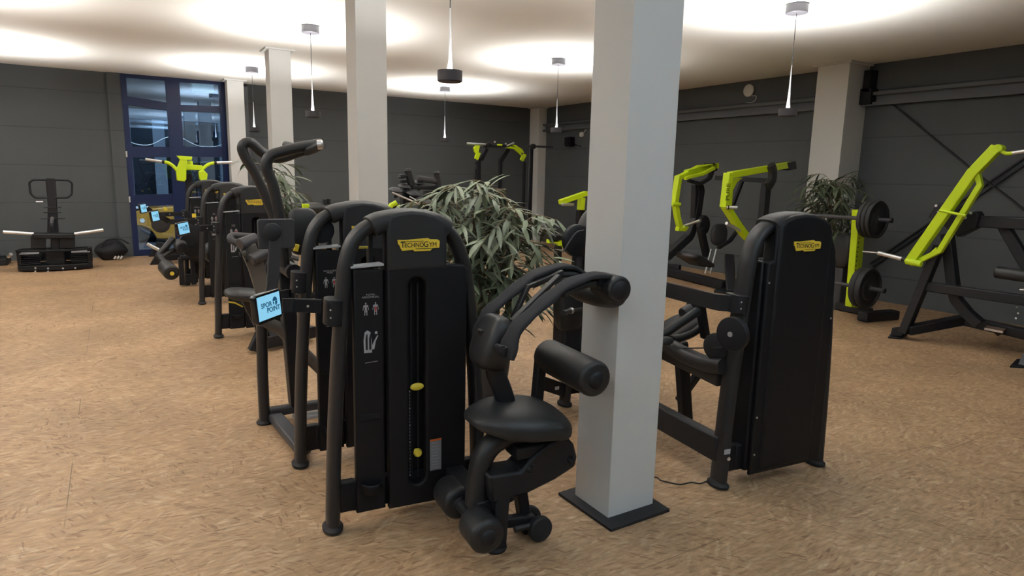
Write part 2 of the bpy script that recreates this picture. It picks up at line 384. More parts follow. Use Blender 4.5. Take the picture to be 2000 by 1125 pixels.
# ------------------------------------------------------------------ window
YW = YB+.02
glassM = bpy.data.materials.new('window_glass'); glassM.use_nodes = True; nt = glassM.node_tree; nt.nodes.clear()
o_ = nt.nodes.new('ShaderNodeOutputMaterial'); tr = nt.nodes.new('ShaderNodeBsdfTransparent'); tr.inputs[0].default_value = (.55, .70, .85, 1)
gl = nt.nodes.new('ShaderNodeBsdfGlossy'); gl.inputs['Roughness'].default_value = .01; gl.inputs[0].default_value = (.55, .75, 1, 1)
fr_ = nt.nodes.new('ShaderNodeFresnel'); fr_.inputs[0].default_value = 2.4; mx = nt.nodes.new('ShaderNodeMixShader')
nt.links.new(fr_.outputs[0], mx.inputs[0]); nt.links.new(tr.outputs[0], mx.inputs[1]); nt.links.new(gl.outputs[0], mx.inputs[2]); nt.links.new(mx.outputs[0], o_.inputs[0])
g = G(); F = lambda a, b: WF.at(a, b, y=YW)
zs = lambda py, px=400: F(px, py).z
g.box((WX0+.05, YW, H/2), (.10, .12, H)); g.box((WX1-.05, YW, H/2), (.10, .12, H))
g.box((1.13, YW-.01, H/2), (.24, .14, H)); g.box(((WX0+WX1)/2, YW, H-.03), (WX1-WX0-.02, .11, .06)); g.box(((WX0+WX1)/2, YW, .06), (WX1-WX0-.02, .11, .12))
g.bar(F(240, 195)+V((0, -.01, 0)), F(335, 210)+V((0, -.01, 0)), .108, .15, (0, 0, 1)); g.bar(F(345, 211), F(441, 214), .106, .12, (0, 0, 1))
g.bar(F(252, 297), F(440, 297), .106, .20, (0, 0, 1)); g.bar(F(259, 392), F(440, 386), .104, .22, (0, 0, 1))
win = struct(g, 'window_1', blueM)
gg = G().box((.70, YW, H/2), (.68, .012, H-.1)); gg.box((1.6, YW, H/2), (.72, .012, H-.1)); gg.build('pane', glassM, win)
for px, py in ((247, 301), (253, 389)):
    p = F(px, py); G().cyl((p.x, YW-.09, p.z-.055), (p.x, YW-.09, p.z+.055), .013, seg=12).build('hinge', whiteM, win)

# ------------------------------------------------------------------ outside in the night
outM = mat('outdoor_paving', (.06, .06, .07), .8); facM = mat('dark_facade', (.035, .045, .07), .7); paleM = mat('pale_facade_panel', (.22, .27, .33), .7)
slab('ground', -20, YB+.2, -.12, 25, 40, -.02, outM)
g = G().box((3, 24, 3), (40, .4, 6)); struct(g, 'wall_outdoor', facM)
def strip(px0, py0, px1, py1, name, lab, cat, m, Y=20.0):
    a, b = WF.at(px0, py0, y=Y), WF.at(px1, py1, y=Y)
    gg = G().box(((a.x+b.x)/2, Y, (a.z+b.z)/2), (abs(b.x-a.x), .12, abs(b.z-a.z))); return tag(gg.build(name, m), lab, cat)
slab('trim_6', 1.0, 19.9, 0, 1.28, 20.1, 3.2, paleM); slab('trim_7', .25, 19.9, 0, .5, 20.1, 3.2, paleM); slab('trim_8', 2.6, 19.9, 0, 2.9, 20.1, 3.2, paleM)
slab('trim_9', -.5, 19.85, 2.95, 4.5, 20.15, 3.2, paleM)
a, b = WF.at(372, 150, y=20), WF.at(416, 182, y=20)
t = thing('outdoor_wall_box', 'pale boxy cabinet seen through the upper right window pane', 'cabinet')
G().box(((a.x+b.x)/2, 20.0, (a.z+b.z)/2), (b.x-a.x, .5, a.z-b.z)).build('housing', mat('pale_green_metal', (.42, .52, .50), .5, emit=srgb(150, 175, 165), estr=0), t, .03)
G().box(((a.x+b.x)/2, 19.9, b.z-.07), (b.x-a.x-.1, .4, .1)).build('underside', frameM, t, .01)
pts = [WF.at(x, y, y=17.5) for x, y in ((250, 275), (268, 282), (290, 283), (305, 278), (320, 270), (335, 267), (352, 268), (370, 277), (385, 284), (405, 287), (425, 285), (445, 276))]
tag(G().tube(catmull(pts, 4), .006, seg=6).build('string_light_cable', whiteM), 'thin pale cable hanging in swags beyond the window', 'cable')
# golden off-road car outside the glass
cf_ = Fr(0, 17.2, 0)
C_ = lambda px, py: cf_.at(px, py, y=0)
carM = mat('gold_car_paint', (.55, .25, .035), .4, 0, .5, coat=.4)
t = thing('car', 'golden boxy car parked outside with a white bonnet edge', 'car', cf_)
pp = [C_(257, 412), C_(330, 404), C_(425, 398), C_(428, 470), C_(306, 466), C_(300, 455), C_(290, 446), C_(275, 441), C_(262, 440), C_(257, 441)]
G().prism([(p.x, 0, p.z) for p in pp], (0, 1.6, 0)).build('body', carM, t, .02)
q0, q1 = C_(258, 407), C_(290, 402)
G().box(((q0.x+q1.x)/2, .6, q0.z+.02), (q1.x-q0.x, 1.3, .07)).build('bonnet_edge', whiteM, t, .02)
w0 = C_(268, 484); G().roller((w0.x, .05, .36), (w0.x, .32, .36), .36, .05).build('wheel', rubberM, t)
w0 = C_(424, 484); G().roller((w0.x, .05, .36), (w0.x, .32, .36), .36, .05).build('wheel', rubberM, t)
q0 = C_(278, 431); G().lathe([(.0, 0), (.045, 0), (.052, .012), (.052, .02)], (q0.x, -.02, q0.z), (0, 1, 0)).build('door_handle', whiteM, t)

# ------------------------------------------------------------------ pendant lamps
def lamp(x, y, lab, z=2.36, rc=.088, first=None):
    fr = Fr(x, y)
    t = thing('pendant_lamp', lab, 'lamp', fr, 'round pendant lamps on thin cables')
    G().lathe([(0, 0), (.105, 0), (.105, .085), (0, .085)], (0, 0, H-.087)).build('ceiling_canopy', lampM, t, .004)
    G().cyl((0, 0, z+.4), (0, 0, H-.08), .0035, seg=8).build('suspension_cable', cableM, t)
    G().lathe([(.019, 0), (.013, .07), (.008, .2), (.004, .42)], (0, 0, z+.078), seg=12).build('cable_glare_cone', chromeM, t)  # bright cone shaped to imitate uplight glare on the thin cable
    G().lathe([(0, 0), (rc-.01, 0), (rc-.008, .004), (rc, .006), (rc, .078), (rc-.006, .078), (rc-.006, .066), (0.012, .066)], (0, 0, z)).build('lamp_housing', lampM, t)
    G().lathe([(.014, 0), (rc-.012, 0), (rc-.012, .003), (.014, .003)], (0, 0, z+.068)).build('light_ring', glowM, t)
    return t
def uplight(x, y, z=2.36, e=60, c=(1, .97, .92)):
    l = bpy.data.lights.new('uplight', 'AREA'); l.shape = 'DISK'; l.size = .15; l.spread = math.radians(150); l.energy = e; l.color = c
    o = bpy.data.objects.new('uplight', l); COL.objects.link(o); o.location = (x, y, z+.082); o.rotation_euler = (PI, 0, 0); o['kind'] = 'structure'
LAMPS = [(2.17, 12.2, 'farthest left pendant lamp, between window and rear white column'), (2.16, 8.29, 'pendant lamp hanging left of the second white column'),
         (5.78, 8.27, 'pendant lamp left of the nearest column, in front of far corner'), (5.84, 12.29, 'small far pendant lamp hanging behind the big centre one'),
         (5.86, 4.34, 'pendant lamp in front of the wide right column'), (2.10, 4.34, 'largest nearest pendant lamp in the picture centre')]
for x, y, l in LAMPS: lamp(x, y, l)
lamp(-1.5, 12.2, 'pendant lamp cut off at the left picture edge')
LE = 93
for x in (-5.1, -1.5, 2.15, 5.83):
    for y in (-3.6, .35, 4.34, 8.28, 12.24):
        k = 1.0 if x < 4 else .95
        if y < 1: k *= .62
        if x > 4 and y < 1: k *= .35
        uplight(x, y, e=LE*k, c=(1, .985, .955) if y > 1 else (.70, .86, 1))  # unseen front rows given an added cool tint for camera-facing surfaces
_l = bpy.data.lights.new('outdoor_fill_spot', 'SPOT'); _l.spot_size = 2.4; _l.spot_blend = .6; _l.energy = 900; _l.color = (1, .95, .88); _l.shadow_soft_size = .3  # added fill spot outside the glass, brightens the car and facade
_o = bpy.data.objects.new('outdoor_fill_spot', _l); COL.objects.link(_o); _o.location = (.9, 15.25, 2.7); _o.rotation_euler = (math.radians(62), 0, 0); _o['kind'] = 'structure'
w = bpy.data.worlds.new('world'); scene.world = w; w.use_nodes = True
w.node_tree.nodes['Background'].inputs[0].default_value = (.10, .22, .55, 1); w.node_tree.nodes['Background'].inputs[1].default_value = .12
scene.view_settings.view_transform = 'Standard'; scene.view_settings.look = 'None'; scene.view_settings.gamma = 1; scene.view_settings.use_curve_mapping = False
scene.view_settings.exposure = 0.0
# ------------------------------------------------------------------ selectorised strength machines: the common shroud
ARCH = [(0, 0, .03), (.018, 0, .45), (.045, 0, .85), (.076, 0, 1.2), (.092, 0, 1.31), (.123, 0, 1.40), (.178, 0, 1.460), (.26, 0, 1.492), (.38, 0, 1.508), (.50, 0, 1.492), (.575, 0, 1.455), (.625, 0, 1.395), (.662, 0, 1.31), (.686, 0, 1.2), (.730, 0, .85), (.756, 0, .45), (.772, 0, .03)]
def badge(T, cx, cz, w, M_y, flip=1):
    s = w/268.0
    ol = [(508, 290), (560, 291), (700, 283), (715, 291), (762, 293), (776, 303), (773, 345), (728, 346), (716, 361), (615, 363), (603, 353), (535, 357), (526, 340), (519, 322), (510, 315)]
    ol = [((a-642)*s, -(b-323)*s) for a, b in ol]
    b = plate('logo_badge', ol, [], .006, badgeM, T, XZ(M_y, flip, (cx, cz)), .0012)
    ms = []
    for body, size, x, z, sx in (('T', 50, 524, 337, 1.0), ('ECHNO', 39, 549, 336, .90), ('G', 50, 670, 337, .9), ('YM', 39, 706, 336, .93)):
        me = text_mesh(body, size*s, .0004, sx, bold=0 if body == 'YM' else .005*size*s); me.transform(Matrix.Translation(((x-642)*s, -(z-323)*s, 0))); ms.append(me)
    for x0, x1, z, h in ((528, 672, 301, 3.2), (620, 722, 347, 3.2)):
        g = G().box((((x0+x1)/2-642)*s, -(z-323)*s, 0), ((x1-x0)*s, h*s, .0008)); me = bpy.data.meshes.new('l'); g.bm.to_mesh(me); ms.append(me)
    me = join(ms); me.transform(XZ(M_y-flip*.0036, flip, (cx, cz))); obj('logo_lettering', me, inkM, b)
    return b
def figure_print(P, cx, cz, s, yf):
    """a little printed anatomy figure"""
    g = []
    def el(x, z, w, h, m='b', rot=0):
        k = 12; pts = [(w*math.cos(2*PI*i/k), h*math.sin(2*PI*i/k)) for i in range(k)]
        g.append([(cx+s*(x+a*math.cos(rot)-b*math.sin(rot)), cz+s*(z+a*math.sin(rot)+b*math.cos(rot))) for a, b in pts])
    el(0, .9, .11, .13); el(0, .42, .24, .30); el(0, .02, .20, .16)
    for q in (-1, 1):
        el(q*.32, .42, .08, .26, rot=q*.25); el(q*.42, .0, .06, .22, rot=q*.2); el(q*.14, -.38, .11, .30, rot=q*.05); el(q*.17, -.85, .07, .24)
    return g
def polys(lst, yf):
    G_ = G()
    for pl in lst: G_.prism([(a, yf, b) for a, b in pl], (0, -.0008, 0))
    return G_
def info_print(I, x0, x1, z1, title, yf, full=True):
    """printed title, two muscle figures and a machine pictogram on the info panel"""
    cx = (x0+x1)/2+.010
    ms = []
    for i, ln in enumerate(title):
        me = text_mesh(ln, .0128, .0003, 1.1, 'CENTER', bold=0); me.transform(XZ(yf-.0008, 1, (cx, z1-.128-.011*i))); ms.append(me)
    pts = figure_print(None, cx-.023, z1-.190, .029, yf)
    obj('exercise_title', join(ms), whiteinkM, I)
    polys(pts, yf).build('front_muscle_figure', whiteinkM, I)['kind'] = 'stuff'
    polys(figure_print(None, cx+.023, z1-.190, .029, yf), yf).build('rear_muscle_figure', whiteinkM, I)['kind'] = 'stuff'
    polys([[(cx+.018, z1-.182), (cx+.028, z1-.182), (cx+.026, z1-.204), (cx+.020, z1-.204)]], yf-.001).build('highlighted_muscle', redinkM, I)
    a = [(cx-.034, z1-.40), (cx-.036, z1-.34), (cx-.030, z1-.30), (cx-.018, z1-.292), (cx-.004, z1-.30), (cx+.003, z1-.34), (cx+.003, z1-.40)]
    b = [(cx+.001, z1-.37), (cx+.006, z1-.36), (cx+.016, z1-.34), (cx+.030, z1-.318), (cx+.034, z1-.322), (cx+.022, z1-.345), (cx+.014, z1-.385), (cx+.003, z1-.385)]
    c = [(cx+.024+.007*math.cos(k*.7), z1-.306+.007*math.sin(k*.7)) for k in range(9)]
    ins = [(cx-.027, z1-.385), (cx-.027, z1-.33), (cx-.022, z1-.31), (cx-.017, z1-.31), (cx-.017, z1-.385)]
    polys([ins, [(u+.017, v) for u, v in ins]], yf-.001).build('pictogram_openings', inkM, I)['kind'] = 'stuff'
    polys([a, b, c, [(cx-.03, z1-.447), (cx+.03, z1-.443), (cx+.03, z1-.4455), (cx-.03, z1-.4495)]], yf).build('machine_pictogram', whiteinkM, I)
def shroud(name, label, fr, title=('TOTAL', 'ABDOMINAL'), back=False, disc=False, simple=False, group=None, logo=True, knobs=True):
    T = thing(name, label, 'gym machine', fr, group)
    yd = .0
    fl_ = G().oval(catmull(ARCH, 4), .033, .056, (0, 1, 0), 2.3, 20).build('arched_tube_frame', tubeM, T)
    for x in (0.0, .772):
        G().lathe([(.045, 0), (.056, .006), (.058, .02), (.046, .032), (.036, .05)], (0, 0, 0)).build('foot', rubberM, T).matrix_local = Matrix.Translation((x, 0, 0)) @ Matrix.Diagonal((.85, 1.25, 1, 1))
    cp = catmull([(.205, 0, 1.470)] + ARCH[7:11], 6)
    G().oval(cp, .048, .084, (0, 1, 0), 3.2, 24, scales=None).build('top_cap', capM, T, .004)
    for x0, x1 in ((.03, .11), (.68, .735)):
        G().box(((x0+x1)/2, 0, .165), (x1-x0, .05, .155)).build('crossbar', panelM, T, .008)
    G().box((.39, -.005, .165), (.60, .05, .150)).build('base_skirt', panelM, T, .006)
    # deep box holding the weight stack
    if back:
        zt = 1.40
        plate('rear_cover', [(-.70, .075), (-.145, .075), (-.145, 1.285), (-.185, 1.30), (-.195, 1.49), (-.56, 1.475), (-.61, 1.43), (-.655, 1.34), (-.672, 1.2), (-.69, .85)], [], .03, panelM, T, Matrix(((-1, 0, 0, 0), (0, 0, -1, -.075), (0, 1, 0, 0), (0, 0, 0, 1))) @ Matrix.Diagonal((1, 1, 1, 1)) , .012)
        plate('raised_panel', [(.20, .10), (.60, .10), (.60, 1.44), (.585, 1.49), (.53, 1.52), (.45, 1.542), (.38, 1.547), (.30, 1.538), (.23, 1.515), (.20, 1.48)], [], .12, panelM, T, XZ(-.043), .018)
        G().box((.16, 0, .69), (.06, .12, 1.2)).build('side_cover', panelM, T, .01)
        G().box((.655, -.02, .69), (.05, .12, 1.2)).build('side_cover', panelM, T, .01)
        badge(T, .40, 1.375, .205, -.1065)
        for x, z in ((.155, .42), (.155, 1.18), (.26, .36), (.54, .27), (.655, .95), (.16, .2)):
            G().lathe([(0, 0), (.006, 0), (.006, .004), (0, .005)], (x, -.098 if x > .2 else -.092, z), (0, -1, 0), 10).build('screw', chromeM, T)
        g = G().box((.38, .06, .69), (.44, .06, 1.2)); g.build('weight_stack', innerM, T)
    else:
        outl = [(.262, .085), (.655, .075), (.662, .12), (.664, 1.262), (.65, 1.285), (.555, 1.29), (.552, 1.475), (.262, 1.475)]
        slot = rrect(.366, .19, .450, 1.235, .04, 8)
        c = plate('front_cover', outl, [slot[::-1]], .05, panelM, T, XZ(-.055), .012)
        plate('brow_cover', [(.262, 1.27), (.556, 1.27), (.556, 1.45), (.545, 1.50), (.50, 1.528), (.44, 1.545), (.38, 1.550), (.32, 1.543), (.275, 1.53), (.262, 1.50)], [], .10, capM, T, XZ(-.036), .018)
        if logo: badge(T, .412, 1.390, .205, -.0895)
        G().box((.408, .02, .70), (.17, .05, 1.16)).build('weight_stack', innerM, T)
        G().cyl((.39, -.03, .2), (.39, -.03, 1.2), .006, seg=10).build('guide_rod', frameM, T); G().cyl((.425, -.03, .2), (.425, -.03, 1.2), .006, seg=10).build('guide_rod', frameM, T)
        if knobs:
            G().lathe([(0, 0), (.036, 0), (.036, .006), (.028, .012), (0, .013)], (0, 0, 0), (0, -1, 0)).build('weight_label_knob', yellowM, T).matrix_local = Matrix.Translation((.411, -.055, .690)) @ Matrix.Diagonal((.95, 1, .50, 1))
            G().lathe([(0, -.03), (.008, -.03), (.008, 0), (.021, 0), (.021, .012), (.015, .02), (0, .021)], (.411, -.06, .350), (0, -1, 0)).build('selector_pin', yellowM, T)
            g = G()
            for i in range(26): g.box((.378, -.0435, .665-.0175*i), (.003 if i % 5 else .006, .001, .010))
            g.build('weight_scale_marks', whiteinkM, T)
        if knobs:
            lb = G().box((.500, -.0805, .330), (.060, .001, .165)).build('warning_label', labelM, T)
            G().box((.500, -.0812, .4085), (.060, .001, .010)).build('orange_band', orangeM, lb)
            g = G()
            for i in range(9): g.box((.497, -.0812, .390-.016*i), (.030+.012*((i*7) % 3)/2, .0006, .0025))
            g.build('small_print', whiteinkM, lb)
        I = plate('info_panel', [(.108, .085), (.250, .085), (.250, 1.275), (.112, 1.285)], [], .05, panelM, T, XZ(-.03), .008)
        G().bar((.10, -.03, 1.291), (.252, -.03, 1.300), .075, .010, (0, 0, 1)).build('shelf', shelfM, T, .003)
        info_print(I, .108, .25, 1.285, title, -.0552)
        if not simple:
            b = G().lathe([(.045, 0), (.052, .01), (.052, .045), (.047, .05), (.047, .01), (.030, .008)], (.18, -.058, .19)).build('bottle_holder', panelM, T)
            G().box((.18, -.056, .57), (.10, .012, .035)).build('phone_slot', innerM, T, .004)
        G().box((.445, .075, .69), (.36, .07, 1.2)).build('rear_cover', panelM, T, .02)
        G().box((.21, .03, 1.34), (.018, .05, .3)).build('inner_upright', innerM, T)
        if disc: 
            for x, z, r in ((.165, 1.385, .072), (.70-.10, 1.36, .065)):
                G().lathe([(0, 0), (.012, 0), (.014, .004), (r-.01, .006), (r, .010), (r-.008, .018), (r, .026), (r-.01, .03), (0, .032)], (x, .03, z), (0, -1, 0), 32).build('cable_pulley', frameM, T)
        else:
            G().box((.175, .03, 1.372), (.055, .02, .010)).build('yellow_catch', yellowM, T, .002)
    return T
def screen(T, fr, cpx, cpy, y, pw, ph, az=19.5, tilt=10, armto=None, body=True, roll=0):
    """tilting console: centre seen at photo (cpx,cpy) on plane y; pw x ph metres"""
    c = fr.at(cpx, cpy, y=y)
    return c
def console(T, c, az, tilt, w, h, arm, logo=True, roll=0):
    """c centre (local), az screen direction in local frame, arm = list of points to the frame"""
    R = Matrix.Rotation(az, 4, 'Z') @ Matrix.Rotation(tilt, 4, 'X') @ Matrix.Rotation(roll, 4, 'Y')
    M = Matrix.Translation(c) @ R @ Matrix(((1, 0, 0, 0), (0, 0, -1, 0), (0, 1, 0, 0), (0, 0, 0, 1)))
    A = plate('console_arm_bracket', rrect(-w*.28, -h*.28, w*.28, h*.28, .01), [], .03, frameM, T, M @ Matrix.Translation((0, 0, -.028)), .005)
    S = plate('console', rrect(-w/2-.014, -h/2-.014, w/2+.012, h/2+.012, .018), [], .026, bezelM, T, M, .005)
    me = bpy.data.meshes.new('d'); g = G().box((0, 0, .0135), (w, h, .001)); g.bm.to_mesh(me); me.transform(M); obj('display', me, screenM, S)
    if logo:
        ms = []
        u = w/172.0
        for body, x, z, size in (('SPOR', -62, 0, 36), ('POINT', -22, -31, 36)):
            m_ = text_mesh(body, size*u, .0002, .95, bold=.9*u); m_.transform(Matrix.Translation(((x)*u, z*u, .0145))); ms.append(m_)
        k = 20
        g = G().prism([(46*u+18*u*math.cos(PI*i/k), 20*u+22*u*math.sin(PI*i/k), .0142) for i in range(k+1)], (0, 0, .0003)); g.prism([(28*u, 18*u, .0142), (38*u, 18*u, .0142), (38*u, 0, .0142), (30*u, 4*u, .0142)], (0, 0, .0003)); g.prism([(46*u, 18*u, .0142), (64*u, 18*u, .0142), (62*u, 4*u, .0142), (52*u, -4*u, .0142), (46*u, -4*u, .0142)], (0, 0, .0003)); a = bpy.data.meshes.new('a'); g.bm.to_mesh(a); ms.append(a)
        me = join(ms); me.transform(M); obj('screen_logo', me, logoM, S)
    if arm:
        a = G().path(arm, .012, .062, (0, 0, 1), bend=.02).build('console_arm', frameM, T, .002)
        m1, m0 = V(arm[-2]), V(arm[-1]); mid = (m1+m0)/2
        d = (m0-m1).normalized(); n = V((d.y, -d.x, 0)); n = n if n.y < 0 else -n
        G().prism([mid-d*.055+n*.008+V((0, 0, -.030)), mid+d*.055+n*.008+V((0, 0, -.030)), mid+d*.055+n*.008+V((0, 0, .030)), mid-d*.055+n*.008+V((0, 0, .030))], n*.006).build('arm_cover_plate', panelM, a, .002)
        G().lathe([(0, 0), (.006, 0), (.005, .0015), (0, .002)], mid+n*.015, n, 14).build('emblem', chromeM, a)
    return S
def clamp(T, x, z, h=.10, screws=True):
    c = G().oval([(x-.004, 0, z-h/2), (x+.004, 0, z+h/2)], .044, .068, (0, 1, 0), 2.4, 22).build('clamp_collar', frameM, T, .004)
    for k in (-1, 1): G().lathe([(0, 0), (.0045, 0), (.004, .002), (0, .003)], (x-.025, -.060, z+k*.018), (-.3, -1, 0), 10).build('bolt', chromeM, c)
    return c

# machine 1: abdominal machine, nearest
f1 = Fr(.80, 2.93, -4.5)
M1 = shroud('abdominal_machine', 'nearest black weight machine with blue-lit console and padded seat facing front', f1, disc=False)
clamp(M1, .030, 1.085, .12)
c = f1.at(521, 598, y=-.10)
a0, a1, a2 = f1.at(552, 597, y=-.035), f1.at(572, 596, y=-.035), V((-.03, -.03, f1.at(640, 597, y=-.03).z))
console(M1, c, math.radians(39.2+4.5), math.radians(-2.7), .139, .102, [a0, a1, a2], roll=math.radians(-3.3))
# machine 2
f2 = Fr(.835, 3.72, -1)
M2 = shroud('overhead_press_machine', 'second black weight machine in the row, with tall curved overhead handlebars', f2, ('SHOULDER', 'PRESS'), disc=True)
f3 = Fr(.83, 7.15, 1)
M3 = shroud('row_machine', 'third black weight machine, half hidden behind the overhead handlebars', f3, ('LOW', 'ROW'), disc=True)
f4 = Fr(.88, 9.05, 0)
M4 = shroud('leg_curl_machine', 'fourth black weight machine, with yellow-capped roller beside it', f4, ('LEG', 'CURL'), disc=True, simple=True)
f5 = Fr(.85, 10.7, 0)
M5 = shroud('leg_extension_machine', 'last and farthest black weight machine of the left row', f5, ('LEG', 'EXTENSION'), simple=True)
f6 = Fr(2.83, 3.82, -3)
M6 = shroud('biceps_machine', 'black weight machine mostly hidden behind the nearest white column', f6, ('ARM', 'CURL'), disc=True)
f7 = Fr(2.83, 2.33, -6.2)
M7 = shroud('seated_row_machine', 'big black weight machine right of the nearest column, plain back to the camera', f7, back=True)
# ---- machine 1: padded user station (centreline in front of the shroud, rollers run across it)
P1 = f1.at
yc = -.45
sp = [V((.50, -.40, .34))] + [P1(x, y, y=-.42) for x, y in ((928, 985), (934, 930), (944, 890), (968, 862), (1010, 845))]
G().oval(catmull(sp[1:], 6), .046, .055, (0, 1, 0), 2.5, 18).build('seat_post_tube', tubeM, M1)
b0 = P1(905, 935, y=-.10)
G().bar((.60, -.03, .20), (.60, -.48, .20), .09, .10).build('base_beam', frameM, M1, .008)
# saddle-shaped seat
sc = P1(1006, 808, y=yc+.02)
def saddle(p):
    k = 1 - .55*max(0, -(p.x+.03)/.22)**1.3
    return V((p.x, p.y*k, p.z*(1-.45*max(0, -(p.x+.08)/.16)) - .5*abs(p.y*k)**1.8 - .9*max(0, p.x-.04)**2 - .5*max(0, -p.x-.10)**2))
G().pad(sc, (.47, .42, .125), Matrix.Rotation(math.radians(4), 3, 'Y'), 4.6, saddle, 40, 18).build('seat_cushion', padM, M1, angle=80)
# housing under the seat
hp = P1_list = [P1(x, y, y=yc-.08) for x, y in ((1072, 868), (1106, 850), (1122, 868), (1128, 893), (1124, 912), (1084, 938), (1034, 963), (962, 985), (956, 932), (1018, 922), (1042, 893))]
H1 = G().prism(hp, (0, .15, 0)).build('seat_housing', frameM, M1, .012)
for x, y in ((1036, 916), (1114, 897)):
    q = P1(x, y, y=yc-.08); G().lathe([(0, 0), (.018, 0), (.018, .01), (.012, .02), (0, .022)], q, (0, -1, 0)).build('pivot_cap', frameM, H1)
G().box(P1(1035, 872, y=yc), (.20, .13, .06)).build('seat_bracket', frameM, M1, .01)
# front post down to its foot
a, b = P1(975, 960, y=yc-.03), P1(967, 1085, y=yc-.03); b.z = .02
G().bar(a, b, .10, .07, (1, 0, 0)).build('front_post', frameM, M1, .01)
G().lathe([(.05, 0), (.055, .012), (.045, .03)], (b.x, b.y, 0)).build('foot', rubberM, M1)
a, b = P1(1015, 955, y=yc+.05), P1(1028, 1040, y=yc+.05)
G().bar(a, b, .07, .055, (1, 0, 0)).build('rear_post', frameM, M1, .01)
w1 = P1(1046, 1035, y=yc-.02)
for dy, r in ((-.06, .062), (.05, .062)):
    G().roller((w1.x, yc+dy-.02, .065), (w1.x, yc+dy+.02, .065), r, .012).build('rear_foot_disc', rubberM, M1)
G().cyl((w1.x-.13, yc-.05, .085), (w1.x, yc-.05, .085), .014).build('link_rod', tubeM, M1)
G().bar((.62, yc, .12), (w1.x, yc+.0, .085), .05, .05).build('rear_link', frameM, M1, .008)
# ankle rollers
ap = P1(955, 1052, y=yc-.20)
for y0, L in ((yc-.20, .17), (yc+.12, .18)):
    r_ = G().roller((ap.x, y0, ap.z), (ap.x, y0+L, ap.z), .081, .028).build('ankle_roller', padM, M1, angle=60)
    G().lathe([(0, 0), (.022, .0), (.036, .006), (.042, .016), (.042, .03)], (ap.x, y0-.012, ap.z), (0, 1, 0)).build('end_cap', frameM, r_)
G().cyl((ap.x, yc-.18, ap.z), (ap.x, yc+.27, ap.z), .028).build('ankle_axle', tubeM, M1)
G().bar((ap.x+.02, yc+.02, ap.z), P1(1000, 965, y=yc+.02), .05, .05, (0, 1, 0)).build('ankle_arm', frameM, M1, .01)
# chest roller
cp_ = P1(1165, 742, y=yc-.26)
r_ = G().roller((cp_.x, yc-.26, cp_.z), (cp_.x, yc+.18, cp_.z), .082, .022).build('chest_roller', padM, M1, angle=60)
G().lathe([(0, 0), (.020, .0), (.034, .005), (.040, .014), (.040, .04)], (cp_.x, yc-.275, cp_.z), (0, 1, 0)).build('end_cap', frameM, r_)
q = P1(1052, 690, y=yc+.14)
G().bar([V((cp_.x, yc+.15, cp_.z)), V((q.x+.02, yc+.15, q.z)), V((q.x, yc+.15, q.z-.30)), V((q.x-.03, yc+.15, .50))], None, .05, .05, (0, 1, 0)).build('roller_arm', frameM, M1, .008)
# shoulder yoke: hub at the back, two padded webbing straps, end roller
yn, yf_ = yc-.14, yc+.16
hub = P1(962, 668, y=yc+.05)
def hubt(p): return V((p.x*(1-.3*p.z/.2), p.y, p.z))
G().pad(hub, (.14, .22, .25), Matrix.Rotation(math.radians(15), 3, 'Y'), 4.2, hubt).build('lumbar_pad', padM, M1, angle=80)
G().cyl(P1(970, 677, y=yc-.09), P1(982, 682, y=yc-.16), .014).build('adjuster_grip', tubeM, M1)
G().lathe([(0, 0), (.023, 0), (.026, .03), (.020, .045), (0, .046)], P1(980, 684, y=yc-.12), (0, -1, 0)).build('adjuster_knob', frameM, M1)
pp = [P1(x, y, y=yc+.06) for x, y in ((952, 640), (966, 720), (985, 775), (1000, 840))]
G().oval(catmull(pp, 5), .045, .03, (0, 1, 0), 3).build('yoke_post', frameM, M1)
ns = [P1(x, y, y=yn) for x, y in ((990, 698), (998, 664), (1012, 636), (1040, 610), (1070, 584), (1100, 560), (1130, 546), (1160, 538), (1186, 540), (1205, 552))]
fs = [V((p.x-.0, p.y+.30, p.z)) for p in ns]
for lst, s_ in ((ns, 1), (fs, 1)):
    pth = catmull(lst, 4)
    sc_ = [1+.10*math.sin(i*.9)+.3*max(0, 1-abs(i-len(pth)*.08)/5) for i in range(len(pth))]
    G().oval(pth, .013, .050, (0, 1, 0), 3.2, 20, scales=sc_).build('shoulder_strap', webM, M1, angle=60)
pth = catmull([V((p.x, p.y+.02, p.z-.022)) for p in ns[5:]], 4)
for dy in (0, .27):
    G().oval([V((p.x, p.y+dy, p.z-.012)) for p in pth], .018, .040, (0, 1, 0), 3).build('strap_padding', padM, M1, angle=60)
hb = P1(1172, 566, y=yc+.0)
G().pad(hb+V((-.01, .03, -.012)), (.19, .36, .13), Matrix.Rotation(math.radians(10), 3, 'Y'), 3.4).build('shoulder_pad', padM, M1, angle=80)
er = P1(1212, 567, y=yc-.22)
r_ = G().roller((er.x, er.y, er.z), (er.x, er.y+.16, er.z), .062, .012).build('end_roller', padM, M1, angle=60)
G().lathe([(0, 0), (.030, .002), (.042, .010), (.043, .02)], (er.x, er.y-.01, er.z), (0, 1, 0)).build('end_cap', frameM, r_)
k = P1(1178, 552, y=yc-.17)
G().lathe([(0, 0), (.024, .004), (.032, .03), (.032, .09)], k, (0, 1, 0)).build('inner_knob', frameM, M1)
for (a, b), y_ in ((((1000, 628), (1092, 538)), yc-.02), (((1002, 622), (1030, 560)), yc+.10), (((1030, 560), (1098, 530)), yc+.10)):
    G().bar(P1(*a, y=y_), P1(*b, y=y_), .018, .035, (0, 1, 0)).build('yoke_bar', tubeM, M1, .003)

